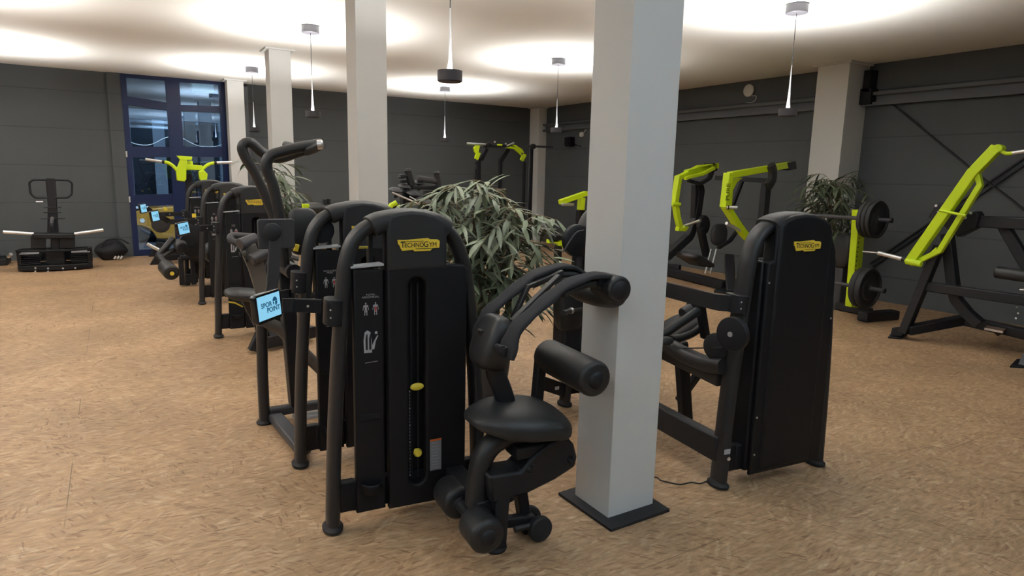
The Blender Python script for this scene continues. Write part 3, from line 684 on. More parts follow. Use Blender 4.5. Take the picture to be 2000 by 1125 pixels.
# ---- machine 2: low frame, raised console seen from behind, overhead curved bars
P2 = f2.at
rl = P2(517, 826, y=.78); rl.z = 0
tp = P2(527, 628, y=.78)
G().oval([V((rl.x, rl.y, .03)), V((rl.x, rl.y, .35)), V((rl.x+.01, rl.y, tp.z))], .036, .045, (0, 1, 0), 2.2).build('rear_leg', tubeM, M2)
G().lathe([(.05, 0), (.055, .012), (.04, .03)], (rl.x, rl.y, 0)).build('foot', rubberM, M2)
e2 = P2(640, 735, y=.78)
G().oval(arc_path([V((rl.x-.01, rl.y, tp.z+.02)), P2(545, 640, y=.78), e2], .06), .040, .055, (0, 1, 0), 2.6).build('sloping_tube', warmgreyM, M2)
G().prism([(rl.x+.02, rl.y-.03, .02), (rl.x+.11, rl.y-.04, .02), (.09, .10, .02), (.03, .06, .02), (.0, .06, .02)], (0, 0, .055)).build('side_rail', greyM, M2, .012)
G().bar((rl.x+.03, rl.y, .075), (.7, rl.y, .075), .07, .06).build('rear_rail', greyM, M2, .012)
G().bar((.12, rl.y-.02, .012), (.7, rl.y-.02, .012), .10, .02).build('rear_rail_shim', shelfM, M2)
clamp(M2, .028, 1.10, .12)
y_ = -.06
pn = [(P2(502, 428, y=y_)), P2(576, 484, y=y_)]
u0, w0_, u1, w1_ = pn[0].x, pn[1].z, pn[1].x, pn[0].z
plate('console', rrect(u0, w0_, u1, w1_, .015), [], .03, greyM, M2, XZ(y_, 1, (0, 0)), .006)
dc = P2(532, 453, y=y_-.03)
DB = G().lathe([(0, -.012), (.03, -.012), (.045, -.006), (.048, .004), (.048, .02)], dc, (0, 1, 0), 30).build('swivel_disc', capM, M2)
pb = [P2(x, y, y=y_-.02) for x, y in ((527, 455), (549, 457), (546, 540), (536, 604), (513, 604), (521, 560))]
G().prism(pb, (0, .02, 0)).build('console_stalk', greyM, M2, .004)
G().path([P2(530, 588, y=y_), P2(560, 578, y=y_), V((-.03, -.03, P2(600, 578, y=y_).z))], .014, .075, (0, 0, 1), bend=.03).build('console_arm', frameM, M2, .002)
# overhead bars
for nm, yy, pts in (('overhead_bar', 1.0, ((556, 520), (540, 440), (505, 352), (478, 305), (474, 285), (490, 279), (515, 300), (545, 309), (585, 297), (618, 288))),
                    ('overhead_bar', .55, ((556, 520), (548, 440), (534, 365), (521, 328), (527, 306), (553, 296), (590, 287), (628, 281)))):
    o = G().tube(catmull([P2(x, y, y=yy) for x, y in pts], 6), .034, seg=18).build(nm, tubeM, M2)
a, b = P2(601, 292, y=.85), P2(558, 283, y=1.25); G().tube([a, b], .026).build('cross_grip', capM, M2)
a, b = P2(600, 296, y=.55), P2(630, 282, y=.42); G().tube([P2(598, 296, y=.55), P2(612, 291, y=.5), b], .028).build('hand_grip', capM, M2)
G().lathe([(0, -.006), (.022, -.004), (.030, .004), (.030, .03)], b, V((-1, .4, -.1)), 24).build('chrome_end_cap', chromeM, M2)
ph_ = P2(556, 520, y=.75)
G().cyl((ph_.x, .45, ph_.z), (ph_.x, 1.1, ph_.z), .05).build('pivot_shaft', frameM, M2)
G().bar((ph_.x, .78, ph_.z), (ph_.x+.05, .78, .1), .09, .12, (0, 1, 0)).build('pivot_column', frameM, M2, .01)
q = P2(592, 452, y=.5)
B_ = G().pad(q, (.20, .10, .30), None, 4).build('back_pad', padM, M2, angle=80)
q = P2(579, 484, y=.42); G().box(q, (.028, .01, .045), Matrix.Rotation(.3, 3, 'Y')).build('yellow_tab', yellowM, M2, .003)
G().cyl(P2(568, 502, y=.5), P2(583, 506, y=.5), .014).build('grip_rod', chromeM, M2)
q = P2(548, 524, y=.9); G().roller(q+V((0, -.02, 0)), q+V((0, .03, 0)), .10, .01).build('cam_disc', innerM, M2)
q = P2(621, 620, y=.10); G().lathe([(0, 0), (.02, 0), (.075, .005), (.075, .03), (0, .03)], q, (1, -.35, 0)).build('lower_pulley', frameM, M2)

# ---- machine 3: row station reaching towards the camera
P3 = f3.at
Y3 = -1.45
L3 = G().path([P3(483, 480, y=Y3), P3(500, 520, y=Y3), P3(517, 575, y=Y3), P3(534, 622, y=Y3)], .05, .13, (1, 0, .4)).build('lever_arm', warmgreyM, M3, .006)
g1 = G().cyl(P3(468, 478, y=Y3-.02), P3(500, 466, y=Y3+.05), .05).build('grip_block', greyM, M3, .006)
G().cyl(P3(490, 508, y=Y3-.1), P3(521, 492, y=Y3-.05), .048).build('knee_bar', greyM, M3, .006)
G().bar(P3(474, 490, y=Y3), P3(500, 520, y=Y3), .03, .10, (0, 1, 0)).build('lever_plate', warmgreyM, M3, .006)
for x, y in ((468, 497), (483, 496), (479, 508)):
    G().cyl(P3(x, y, y=Y3-.06), P3(x+4, y-1, y=Y3-.06), .02).build('bolt', frameM, M3)
G().tube([P3(500, 463, y=-1.3), P3(452, 459, y=-1.3), P3(448, 468, y=-1.35), P3(480, 484, y=-1.4)], .028, bend=.05).build('hand_frame', greyM, M3)
sp_ = P3(478, 575, y=-.95)
G().pad(sp_, (.34, .36, .11), Matrix.Rotation(math.radians(8), 3, 'Y'), 3.2).build('seat_cushion', padM, M3, angle=80)
G().path([P3(447, 590, y=-1.05), P3(458, 591, y=-1.05), P3(474, 599, y=-1.05)], .02, .012).build('yellow_lever', yellowM, M3, .002)
fp = P3(500, 688, z=.02)
G().prism([P3(x, y, y=fp.y) for x, y in ((487, 685), (513, 690), (520, 655), (513, 640), (508, 640))], (0, .10, 0)).build('front_foot', frameM, M3, .008)
G().bar(V((fp.x+.05, fp.y+.05, .09)), V((fp.x+.62, fp.y+.3, .09)), .10, .12).build('base_beam', frameM, M3, .01)
G().bar(V((fp.x+.3, fp.y+.17, .05)), V((.4, 0, .08)), .10, .08).build('base_rail', frameM, M3, .01)
G().bar(V((fp.x+.12, fp.y+.1, .1)), sp_+V((.02, .05, -.05)), .09, .07, (0, 1, 0)).build('seat_post', frameM, M3, .01)
def small_console(T, fr, y, cx, cy, ax, ay, w=.125, h=.105):
    c = fr.at(cx, cy, y=y)
    a = fr.at(ax, ay, y=-.03)
    console(T, c, math.radians(39)-fr.a, math.radians(-4), w, h, [c+V((.05, .04, 0)), V((c.x+.16, -.06, a.z)), V((0, -.03, a.z))], roll=math.radians(-6))
    clamp(T, .03, a.z, .11)
small_console(M3, f3, -.10, 357, 446, 425, 445)
small_console(M4, f4, -.10, 302, 422, 390, 432, .098, .112)
small_console(M5, f5, -.10, 279, 407, 355, 418, .09, .11)
for T_, fr, x, y in ((M4, f4, 379, 421), (M5, f5, 323, 408)):
    q = fr.at(x, y, y=-.08); G().box(q, (.045, .02, .05)).build('yellow_tab', yellowM, T_, .003)

# ---- machine 4: leg station on the left of its shroud
P4 = f4.at; Y4 = .55
dq = P4(374, 476, y=Y4)
G().lathe([(0, -.03), (.10, -.03), (.165, -.02), (.172, 0), (.172, .04), (0, .045)], dq, (.35, -1, 0), 36).build('cam_cover_disc', capM, M4)
G().lathe([(0, 0), (.028, 0), (.028, .03)], dq+V((.01, -.05, 0)), (0, -1, 0)).build('cam_hub', frameM, M4)
q2 = P4(333, 455, y=1.6); G().lathe([(0, -.03), (.13, -.02), (.14, 0), (.14, .04)], q2, (0, 1, 0), 30).build('rear_disc', capM, M5)
G().tube([P4(337, 466, y=Y4), P4(322, 485, y=Y4-.1), P4(309, 498, y=Y4-.1), P4(318, 506, y=Y4-.15)], .040, bend=.05).build('swing_arm', tubeM, M4)
G().tube([P4(350, 484, y=Y4), P4(330, 494, y=Y4-.1), P4(313, 505, y=Y4-.2), P4(322, 512, y=Y4-.25)], .036, bend=.05).build('swing_arm', tubeM, M4)
def roll_px(T, fr, far, near, y0, y1, r, cap, nm):
    a, b = fr.at(*far, y=y1), fr.at(*near, y=y0)
    k = G().roller(b, a, r, .03).build(nm, padM, T, angle=60); d = (a-b).normalized()
    G().lathe([(0, -.01), (.045, -.006), (.05, .006), (.05, .03)], b, d).build('end_cap', cap, k); return k
roll_px(M4, f4, (350, 476), (356, 484), Y4-.20, Y4+.02, .078, frameM, 'thigh_roller')
k = roll_px(M4, f4, (323, 520), (336, 534), Y4-.55, Y4-.25, .095, frameM, 'ankle_roller')
b_ = P4(336, 534, y=Y4-.55); G().lathe([(0, 0), (.025, .0), (.025, .012)], b_+V((0, -.02, 0)), (0, 1, 0)).build('yellow_cap', yellowM, k)
# stand under the leg station
s0 = P4(362, 556, z=.02)
zt_ = P4(365, 503, y=s0.y).z
g = G()
for nm, px in (('stand_leg', 356), ('stand_leg', 379)):
    q = P4(px, 556, y=s0.y); G().bar((q.x, s0.y, .02), (q.x, s0.y, zt_), .07, .07, (0, 1, 0)).build(nm, frameM, M4, .01)
qa, qb = P4(352, 503, y=s0.y), P4(384, 503, y=s0.y)
G().bar(V((qa.x, s0.y, zt_)), V((qb.x, s0.y, zt_)), .09, .07).build('stand_top', frameM, M4, .01)
G().bar(V((qa.x+.05, s0.y, .11)), V((qb.x, s0.y, .11)), .06, .13).build('stand_rail', frameM, M4, .01)
G().bar(V((qb.x, s0.y, zt_-.03)), V((dq.x, dq.y, dq.z-.1)), .08, .08).build('stand_link', frameM, M4, .01)
for T_, fr, x, y in ((M4, f4, 401, 515), (M3, f3, 422, 500)):
    pass
q = P4(415, 500, y=.25); G().pad(q+V((0, 0, .05)), (.22, .30, .26), None, 3.4).build('seat_cushion', padM, M4, angle=80)
q = P4(398, 498, y=.2); G().box(q, (.07, .03, .02)).build('yellow_lever', yellowM, M4, .003)

# ---- machine 6 and 7 user stations
P6 = f6.at
q = P6(1128, 470, y=-.1); G().lathe([(0, -.02), (.10, -.02), (.115, -.01), (.115, .03), (0, .03)], q, (0, 1, 0), 32).build('large_pulley', frameM, M6)
G().tube(catmull([P6(1140, 450, y=-.13), P6(1128, 453, y=-.13), P6(1117, 465, y=-.13), P6(1100, 492, y=-.13)], 5), .006, seg=8).build('steel_cable', greyM, M6)
G().bar(P6(1052, 745, y=-.05)+V((0, 0, 0)), V((-.01, 0, .12)), .06, .10, (0, 0, 1)).build('base_beam', frameM, M6, .01)
q = P6(1088, 758, y=-.07); G().box(q, (.035, .003, .025)).build('rating_plate', shelfM, M6)
G().tube([P6(1114, 607, y=-.35), P6(1133, 604, y=-.3), P6(1175, 598, y=-.1)], .012).build('handle_rod', tubeM, M6)
G().lathe([(.017, 0), (.022, .005), (.022, .02), (.017, .025)], P6(1113, 607, y=-.35), (1, .2, 0)).build('chrome_ring', chromeM, M6)
G().cyl(P6(1100, 612, y=-.42), P6(1113, 607, y=-.35), .02).build('hand_grip', padM, M6)

G().pad(P6(1112, 590, y=-.16), (.22, .14, .42), None, 4.5).build('back_pad', padM, M6, angle=80)
G().box(P6(1116, 668, y=-.12), (.24, .16, .46)).build('seat_housing', frameM, M6, .02)
P7 = f7.at
G().bar((0, 0, .22), (0, 1.35, .22), .07, .15).build('base_rail', frameM, M7, .012)
clamp(M7, .028, 1.06, .10)
G().path([V((.0, .0, 1.06)), V((-.06, .05, 1.06)), V((-.07, .62, 1.06)), V((-.02, .95, 1.06))], .014, .09, (0, 0, 1), bend=.05).build('console_arm', frameM, M7, .002)
q = V((-.05, .72, 1.08)); G().box(q, (.03, .26, .14)).build('console_arm_box', panelM, M7, .01)
# horizontal frame tubes from the leg
G().oval(catmull([V((.0, .02, .70)), V((.0, .18, .675)), V((.0, .45, .69)), V((.0, .75, .755)), V((0, 1.1, .80))], 5), .045, .05, (1, 0, 0), 2.6).build('upper_beam', tubeM, M7)
G().bar((.06, .1, .60), (.10, .9, .62), .06, .10).build('second_beam', tubeM, M7, .012)
q = P7(1436, 652, x=-.055)
D_ = G().lathe([(0, -.004), (.05, -.006), (.088, 0), (.092, .008), (.092, .03), (0, .032)], q+V((-.03, 0, 0)), (1, .25, 0), 36).build('pulley_cover', frameM, M7)
G().lathe([(0, -.004), (.014, -.003), (.016, .006)], q+V((-.036, -.0, 0)), (1, .25, 0), 16).build('hub_bolt', chromeM, D_)
q = P7(1396, 678, x=-.02)
G().lathe([(0, 0), (.07, 0), (.078, .004), (.070, .012), (.078, .020), (0, .03)], q, (1, .25, 0), 32).build('cable_pulley', frameM, M7)
G().tube([P7(1410, 679, x=-.02), P7(1278, 681, x=-.02)], .004, seg=8).build('steel_cable', cableM, M7)
st = P7(1340, 842, z=.02)
G().bar(V((st.x, st.y, .04)), V((st.x-.10, st.y+.0, .66)), .08, .07, (0, 1, 0)).build('seat_column', frameM, M7, .012)
G().bar(V((st.x, st.y+.1, .2)), V((st.x+.14, st.y-.0, .5)), .05, .05, (0, 1, 0)).build('seat_strut', frameM, M7, .01)
G().prism([P7(x, y, z=.01) for x, y in ((1298, 832), (1362, 846), (1368, 838), (1330, 818), (1300, 815))], (0, 0, .03)).build('seat_column_foot', rubberM, M7, .006)
ya = st.y-.05
G().pad(P7(1312, 648, y=ya), (.42, .26, .10), Matrix.Rotation(math.radians(-24), 3, 'Y'), 3.6).build('seat_cushion', padM, M7, angle=80)
G().cyl(P7(1335, 616, y=ya), P7(1352, 606, y=ya), .05).build('grey_collar', greyM, M7, .006)
G().bar(P7(1362, 585, y=ya), P7(1350, 615, y=ya), .09, .07, (0, 1, 0)).build('back_bracket', frameM, M7, .008)
yb_ = .45
G().tube([P7(1287, 658, y=yb_), P7(1300, 650, y=yb_), P7(1364, 607, y=yb_)], .028).build('lever_tube', tubeM, M7)
G().tube(catmull([P7(1290, 655, y=yb_+.05), P7(1318, 662, y=yb_+.05), P7(1350, 652, y=yb_+.05), P7(1378, 632, y=yb_+.05)], 5), .026).build('curved_lever_tube', tubeM, M7)
G().bar(P7(1366, 585, y=yb_), P7(1378, 660, y=yb_), .05, .05, (0, 1, 0)).build('lever_upright', tubeM, M7, .01)
G().lathe([(0, 0), (.03, 0), (.03, .02), (.018, .035), (0, .036)], P7(1364, 582, y=yb_)+V((0, 0, -.01)), (0, 0, 1)).build('upright_cap', capM, M7)
q = P7(1300, 666, y=.2); G().pad(q, (.10, .06, .05), None, 2.6).build('lever_grip', padM, M7, angle=80)
q = P7(1402, 908, x=-.06); 
G().box((-.005, -.056, .23), (.04, .004, .028)).build('rating_plate', shelfM, M7)
G().lathe([(0, 0), (.012, 0), (.010, .006), (0, .008)], (.010, -.054, .185), (0, -1, 0), 12).build('bolt', chromeM, M7)
# ------------------------------------------------------------------ wall-side equipment, left
fA = Fr(-.9, 13.0, 0); A = fA.at
T = thing('standing_platform_machine', 'black plate-loaded machine with loop handles and chrome side bars before the left wall', 'gym machine', fA)
y_ = 0.0
a, b = A(101, 350, y=.3), A(100, 462, y=.3)
pl = [A(x, y, y=.3) for x, y in ((88, 348), (108, 348), (111, 400), (115, 465), (92, 465), (93, 400))]
G().prism(pl, (0, .09, 0)).build('post', frameM, T, .008)
hp = [A(x, y, y=.26) for x, y in ((90, 351), (64, 351), (57, 357), (60, 378), (68, 386), (92, 386))]
G().tube(arc_path(hp, .06), .017, seg=12).build('loop_handle', frameM, T)
hp = [A(x, y, y=.26) for x, y in ((106, 351), (134, 352), (141, 358), (140, 380), (132, 386), (108, 386))]
G().tube(arc_path(hp, .06), .017, seg=12).build('loop_handle', frameM, T)
for i, (x0, x1, y) in enumerate(((86, 120, 405), (85, 120, 415), (80, 127, 427))):
    G().cyl(A(x0, y, y=.24), A(x1, y, y=.24), .008, seg=10).build('adjustment_peg', frameM, T)
G().cyl(A(70, 394, y=.22), A(84, 394, y=.22), .011, seg=10).build('pin_handle', chromeM, T)
G().oval(catmull([A(103, 425, y=.2), A(101, 432, y=.14), A(101, 442, y=.14), A(103, 450, y=.2)], 4), .03, .02, (0, 1, 0)).build('knee_hook', greyM, T)
for pts in (((6, 453), (66, 457)), ((202, 449), (145, 457))):
    G().cyl(A(*pts[0], y=.05), A(*pts[1], y=.05), .028).build('chrome_sleeve', chromeM, T, .004)
a, b = A(64, 460, y=.08), A(146, 460, y=.08)
G().bar(a, b, .30, .075).build('cross_beam', frameM, T, .015)
g = G().bar(A(75, 485, y=.05), A(75, 462, y=.05), .20, .05, (0, 1, 0)).build('side_plate', frameM, T, .006); G().bar(A(132, 485, y=.05), A(132, 462, y=.05), .20, .05, (0, 1, 0)).build('side_plate', frameM, T, .006)
G().bar(A(108, 500, y=.1), A(108, 462, y=.1), .12, .1, (0, 1, 0)).build('centre_upright', frameM, T, .01)
# curved front deck
fl_, frt = A(35, 530, y=0), A(182, 527, y=0)
zt_ = A(100, 489, y=-.05).z
n = 14; front = []
for i in range(n+1):
    t_ = i/n; x = fl_.x+(frt.x-fl_.x)*t_; front.append((x, -.13*math.sin(PI*t_)))
body = [(x, y, .02) for x, y in front] + [(frt.x-.02, .45, .02), (fl_.x+.02, .45, .02)]
D = G().prism(body, (0, 0, .085)).build('deck', panelM, T, .012)
for i in range(1, 4):
    z = .105+.062*i
lo = [(x, y+.02, .105) for x, y in front]
g = G().prism([(fl_.x, .40, .10), (fl_.x+.06, .40, .10), (fl_.x+.06, -.02, .10), (fl_.x, .02, .10)], (0, 0, zt_-.10)).build('deck_side', panelM, T, .01)
G().prism([(frt.x, .40, .10), (frt.x-.06, .40, .10), (frt.x-.06, -.02, .10), (frt.x, .02, .10)], (0, 0, zt_-.10)).build('deck_side', panelM, T, .01)
rim = [(x, y+.01, zt_) for x, y in front]
G().path(rim, .04, .035).build('deck_rim', panelM, T, .006)
G().box(((fl_.x+frt.x)/2, .12, (zt_+.1)/2), (.26, .22, zt_-.1)).build('centre_block', panelM, T, .01)
for s_, c_ in ((-1, 57), (1, 158)):
    q = A(c_, 500, y=-.02)
    g = G()
    for i in range(5): g.box((q.x, .02+.03*i, .13+.028*i), (.28, .10, .010))
    g.build('grip_slats', frameM, T)
    q = A(c_, 498, y=-.04); G().box((q.x, .02, zt_-.035), (.26, .10, .010), Matrix.Rotation(.35, 3, 'X')).build('pale_step_pad', shelfM, T, .003)
for x in (69, 94, 123, 147):
    for y in (524, 530):
        q = A(x, y, y=-.11); yy = -.13*math.sin(PI*(q.x-fl_.x)/(frt.x-fl_.x))-.004
        G().lathe([(0, 0), (.016, 0), (.014, .006), (0, .008)], (q.x, yy+.004, q.z), (0, -1, 0), 12).build('bolt', chromeM, D)
G().box(((fl_.x+frt.x)/2, .40, (zt_+.1)/2+.01), (frt.x-fl_.x-.1, .03, zt_-.12)).build('deck_back', panelM, T, .006)
# cut-off machine at the left edge
fB = Fr(-1.95, 13.6); B = fB.at
T = thing('bench_base', 'corner of a black machine base cut by the left picture edge', 'gym machine', fB)
q = B(13, 500, y=.35); q.z = 0
G().box((q.x-.36, q.y+.25, .06), (.72, .5, .12)).build('base_block', frameM, T, .02)
G().bar((q.x-.15, q.y+.25, .1), (q.x-.3, q.y+.25, 1.0), .08, .08, (0, 1, 0)).build('upright', frameM, T, .01)
G().cyl((q.x+.02, q.y, .15), (q.x+.07, q.y-.05, .20), .03).build('chrome_foot_pin', chromeM, T)
# bag in the corner
fC = Fr(.02, 14.2); Cc = fC.at
T = thing('gym_bag', 'slumped black sports bag with white stripes beside the blue window', 'bag', fC)
a, b = Cc(184, 492, y=0), Cc(250, 492, y=0); w_ = b.x-a.x
def bagt(p): return V((p.x, p.y, p.z*(1+.25*math.cos(p.x*5)) + .02*math.sin(p.x*14)))
G().pad(((a.x+b.x)/2, .05, .17), (w_*1.02, .46, .33), None, 2.4, bagt, 36, 16).build('bag_body', mat('black_nylon', (.010, .010, .013), .7, 0, .4, .8, 30), T, angle=80)
G().tube(catmull([(a.x+.12, -.12, .25), (a.x+.22, -.15, .38), (a.x+.42, -.15, .39), (a.x+.56, -.12, .30)], 6), .015, seg=10).build('carry_handle', webM, T)
for i in range(3):
    q = Cc(224+6*i, 496-i, y=-.21); G().box((q.x, -.215, .06), (.03, .02, .06), Matrix.Rotation(.6, 3, 'Y')).build('white_stripe', whiteM, T)

# green and black press beside the window
fD = Fr(1.15, 13.3); D_ = fD.at
T = thing('plate_loaded_press', 'lime green press head with chrome grips in front of the blue window', 'gym machine', fD)
y_ = 0
for s_, hub in ((1, 370), (1, 428)): pass
G().cyl(D_(284, 311, y=0), D_(318, 316, y=0), .026).build('chrome_grip', chromeM, T, .004)
G().cyl(D_(453, 317, y=0), D_(422, 318, y=0), .026).build('chrome_grip', chromeM, T, .004)
G().cyl(D_(316, 315.7, y=0), D_(321, 316.4, y=0), .033).build('black_collar', rubberM, T)
G().cyl(D_(423, 318, y=0), D_(418, 318.2, y=0), .033).build('black_collar', rubberM, T)
G().tube(catmull([D_(318, 316, y=0), D_(328, 318, y=0), D_(338, 324, y=0), D_(346, 333, y=0)], 5), .030).build('curved_arm', greenM, T)
G().tube(catmull([D_(422, 318, y=0), D_(410, 320, y=0), D_(400, 326, y=0), D_(392, 335, y=0)], 5), .030).build('curved_arm', greenM, T)
for pts in (((344, 333), (352, 312), (366, 309), (364, 330), (364, 350), (361, 355), (346, 353)), ((388, 335), (398, 332), (406, 340), (404, 354), (396, 357), (390, 350))):
    G().prism([D_(x, y, y=-.06) for x, y in pts], (0, .16, 0)).build('green_hinge_box', greenM, T, .012)
G().prism([D_(x, y, y=-.02) for x, y in ((350, 314), (376, 314), (378, 332), (356, 332))], (0, .12, 0)).build('centre_bracket', greenM, T, .01)
G().prism([D_(x, y, y=-.07) for x, y in ((345, 304), (376, 306), (374, 313), (352, 312))], (0, .12, 0)).build('top_plate', greenM, T, .006)
G().bar(D_(362, 326, y=.02), D_(395, 328, y=.02), .09, .09).build('crossbar', greenM, T, .01)
q = D_(368, 345, y=.2); G().bar((q.x, .2, .05), (q.x, .2, q.z+.05), .12, .10, (0, 1, 0)).build('post', frameM, T, .01)
ga, gb = D_(303, 516, z=.01), D_(300, 500, z=.01)
for gq in (D_(308, 516, z=.01), D_(304, 500, z=.01)):
    G().prism([(gq.x-.12, gq.y, .0), (gq.x+.10, gq.y, .0), (gq.x+.16, gq.y, .26), (gq.x+.05, gq.y, .28)], (0, .14, 0)).build('triangular_foot', frameM, T, .008)
    G().bar((gq.x+.05, gq.y+.07, .1), (q.x, .2, .1), .10, .10).build('base_beam', frameM, T, .01)
G().cyl(D_(287, 476, y=-.2), D_(310, 488, y=-.2), .030).build('chrome_weight_horn', chromeM, T, .004)
G().bar(D_(310, 488, y=-.2), (q.x, .1, D_(330, 496, y=0).z), .06, .06).build('horn_arm', frameM, T, .01)

# power rack in the middle of the back wall
fE = Fr(6.7, 12.6); E_ = fE.at
T = thing('power_rack', 'black pull-up rack with lime green brackets near the back wall', 'power rack', fE)
pL = E_(933, 330, y=-.0); pR = E_(981, 330, y=.9)
G().bar((pL.x, 0, 0), (pL.x, 0, E_(933, 315, y=0).z), .09, .09, (0, 1, 0)).build('upright', frameM, T, .006)
G().bar(E_(939, 312, y=.02), E_(950, 290, y=.02), .09, .09, (0, 1, 0)).build('upright_knee', frameM, T, .006)
q = E_(939, 312, y=.02); G().bar((q.x, .10, 0), (q.x, .10, q.z+.03), .07, .07, (0, 1, 0)).build('upright', frameM, T, .006)
q = E_(981, 314, y=.02); G().bar((q.x, .10, 0), (q.x, .10, q.z+.03), .07, .07, (0, 1, 0)).build('upright', frameM, T, .006)
G().bar((q.x, .1, q.z), E_(992, 291, y=.1), .10, .08, (0, 1, 0)).build('upright_knee', frameM, T, .006)
G().bar(E_(946, 286, y=.0), E_(1002, 285, y=.0), .08, .05).build('top_beam', frameM, T, .006)
G().bar(E_(951, 288, y=-.05), E_(998, 289, y=-.05), .03, .02).build('top_rail', greyM, T)
G().cyl(E_(912, 280.5, y=-.1), E_(949, 282.5, y=-.1), .024).build('chrome_bar', chromeM, T, .003)
G().bar(E_(948, 283, y=-.1), E_(957, 279, y=-.1), .05, .04).build('bar_joint', frameM, T, .005)
G().cyl(E_(990, 285, y=-.1), E_(1004, 279, y=-.1), .018).build('chrome_grip', chromeM, T, .003)
for x, y in ((965.5, 277.5), (987, 281)): G().lathe([(0, 0), (.022, .01), (.022, .03), (0, .04)], E_(x, y, y=-.1), (0, -1, 0), 14).build('chrome_knob', chromeM, T)
G().bar(E_(957, 282, y=-.1), E_(963, 284, y=-.1), .05, .04).build('hook', frameM, T)
G().box(E_(976, 283, y=-.1), (.11, .05, .03)).build('green_block', greenM, T, .005)
for pts in (((925, 289), (930, 284), (938, 284.5), (935, 297), (931, 302), (927, 296)), ((930, 300), (933, 297), (939.5, 299), (934, 313), (928, 309)),
            ((1002, 283), (1007, 283), (1021, 292), (1024, 299), (1018, 298)), ((988, 289), (1004, 291), (1014, 299), (1020, 305), (1018, 298), (1008, 289), (1000, 286)), ((1020, 304), (1024, 300), (1029, 303), (1022, 316), (1017, 312))):
    G().prism([E_(x, y, y=-.12) for x, y in pts], (0, .05, 0)).build('green_bracket', greenM, T, .006)
for k in range(4): G().lathe([(0, 0), (.017, 0), (0, .004)], E_(930, 319+6*k, y=-.046), (0, -1, 0), 10).build('peg_hole', innerM, T)
q = E_(1024, 316, y=.0); G().bar((q.x, 0, 0), (q.x, 0, q.z), .06, .06, (0, 1, 0)).build('rear_upright', frameM, T, .006)
fl0 = pL.x
G().bar((fl0, -.3, .05), (fl0, .9, .05), .10, .08).build('base_beam', frameM, T, .01); G().bar((q.x, -.3, .05), (q.x, .9, .05), .10, .08).build('base_beam', frameM, T, .01)
T = thing('wall_barbell', 'dark bar end sticking out in front of the far corner column', 'bar', Fr(8.2, 12.9)); E2 = Fr(8.2, 12.9).at
G().cyl(E2(1046, 286, y=0), E2(1079, 287.5, y=0), .024).build('bar', greyM, T, .004)
q = E2(1041, 286, y=0); G().pad(q, (.14, .12, .12), None, 3).build('clamp_block', frameM, T)
G().cyl(E2(1030, 285, y=.0), q, .02, .04).build('bar_tail', greyM, T)
G().bar(V((q.x, .06, q.z)), V((q.x, .06, 0)), .07, .07, (0, 1, 0)).build('post', frameM, T, .006)

# row-B machine seen over the front machines: discs, rollers and stays
fG = Fr(3.15, 7.4); Q = fG.at
T = thing('multi_press_machine', 'black machine with flat discs and padded rollers left of the big plant', 'gym machine', fG)
for i, (x, y, rr, yy) in enumerate(((773, 370, .085, 0), (791, 363, .085, .1), (807, 377, .085, .0), (826, 390, .095, -.1), (842, 399, .085, -.15), (818, 356, .075, .15))):
    q = Q(x, y, y=yy); G().lathe([(0, -.02), (rr-.015, -.02), (rr, -.005), (rr*.75, .012), (.02, .024), (0, .026)], q, (.06, -.25, 1), 26).build('guide_disc', greyM, T)
    G().cyl(q+V((0, 0, -.10)), q, .022).build('disc_stem', frameM, T)
G().cyl(Q(766, 376, y=-.1), Q(829, 403, y=-.15), .010).build('chrome_stay', chromeM, T)
G().cyl(Q(800, 384, y=-.1), Q(822, 396, y=-.1), .008).build('chrome_stay', chromeM, T)
G().tube([Q(797, 335, y=.1), Q(800, 346, y=.1), Q(804, 362, y=.1)], .045).build('roller_post', padM, T)
G().lathe([(.045, 0), (.05, .02), (.03, .05), (0, .055)], Q(797, 337, y=.1), (-.1, 0, 1)).build('rounded_cap', rubberM, T)
for x, y in ((787, 343), (785, 346), (788, 354)): G().pad(Q(x, y, y=.1), (.10, .09, .035), None, 3).build('small_knob', frameM, T)
G().roller(Q(815, 348, y=.1), Q(852, 354, y=.1), .036, .01).build('bar_pad', greyM, T)
G().tube([Q(853, 340, y=.1), Q(855, 350, y=.1), Q(857, 362, y=.1)], .040).build('vertical_pad', padM, T)
G().lathe([(.040, 0), (.042, .02), (.025, .04), (0, .045)], Q(853, 341, y=.1), (-.1, 0, 1)).build('rounded_cap', rubberM, T)
G().bar(Q(803, 366, y=.1), Q(868, 367, y=.1), .08, .05).build('upper_beam', frameM, T, .01)
G().bar(Q(790, 372, y=.1), Q(830, 400, y=.1), .10, .08).build('sloping_beam', frameM, T, .01)
for x in (792, 838):
    q = Q(x, 400, y=.1); G().bar((q.x, .1, .02), (q.x, .1, Q(x, 372, y=.1).z), .12, .10, (0, 1, 0)).build('column', frameM, T, .012)
q1_ = Q(792, 400, y=.1); q2_ = Q(838, 400, y=.1); G().bar((q1_.x-.1, .1, .05), (q2_.x+.2, .1, .05), .14, .08).build('base_beam', frameM, T, .01)
fH = Fr(2.9, 8.4); Hh = fH.at
T = thing('abductor_machine', 'lime green arms of a machine peeking above the nearest machine top', 'gym machine', fH)
G().tube([Hh(760, 408, y=0), Hh(764, 401, y=0), Hh(774, 396, y=0)], .035).build('green_arm', greenM, T)
G().tube([Hh(780, 401, y=0), Hh(783, 408, y=0), Hh(794, 412, y=0)], .04).build('green_arm', greenM, T)
q = Hh(776, 404, y=.1); G().bar((q.x, .12, 0), (q.x, .12, q.z+.04), .14, .12, (0, 1, 0)).build('column', frameM, T, .012)
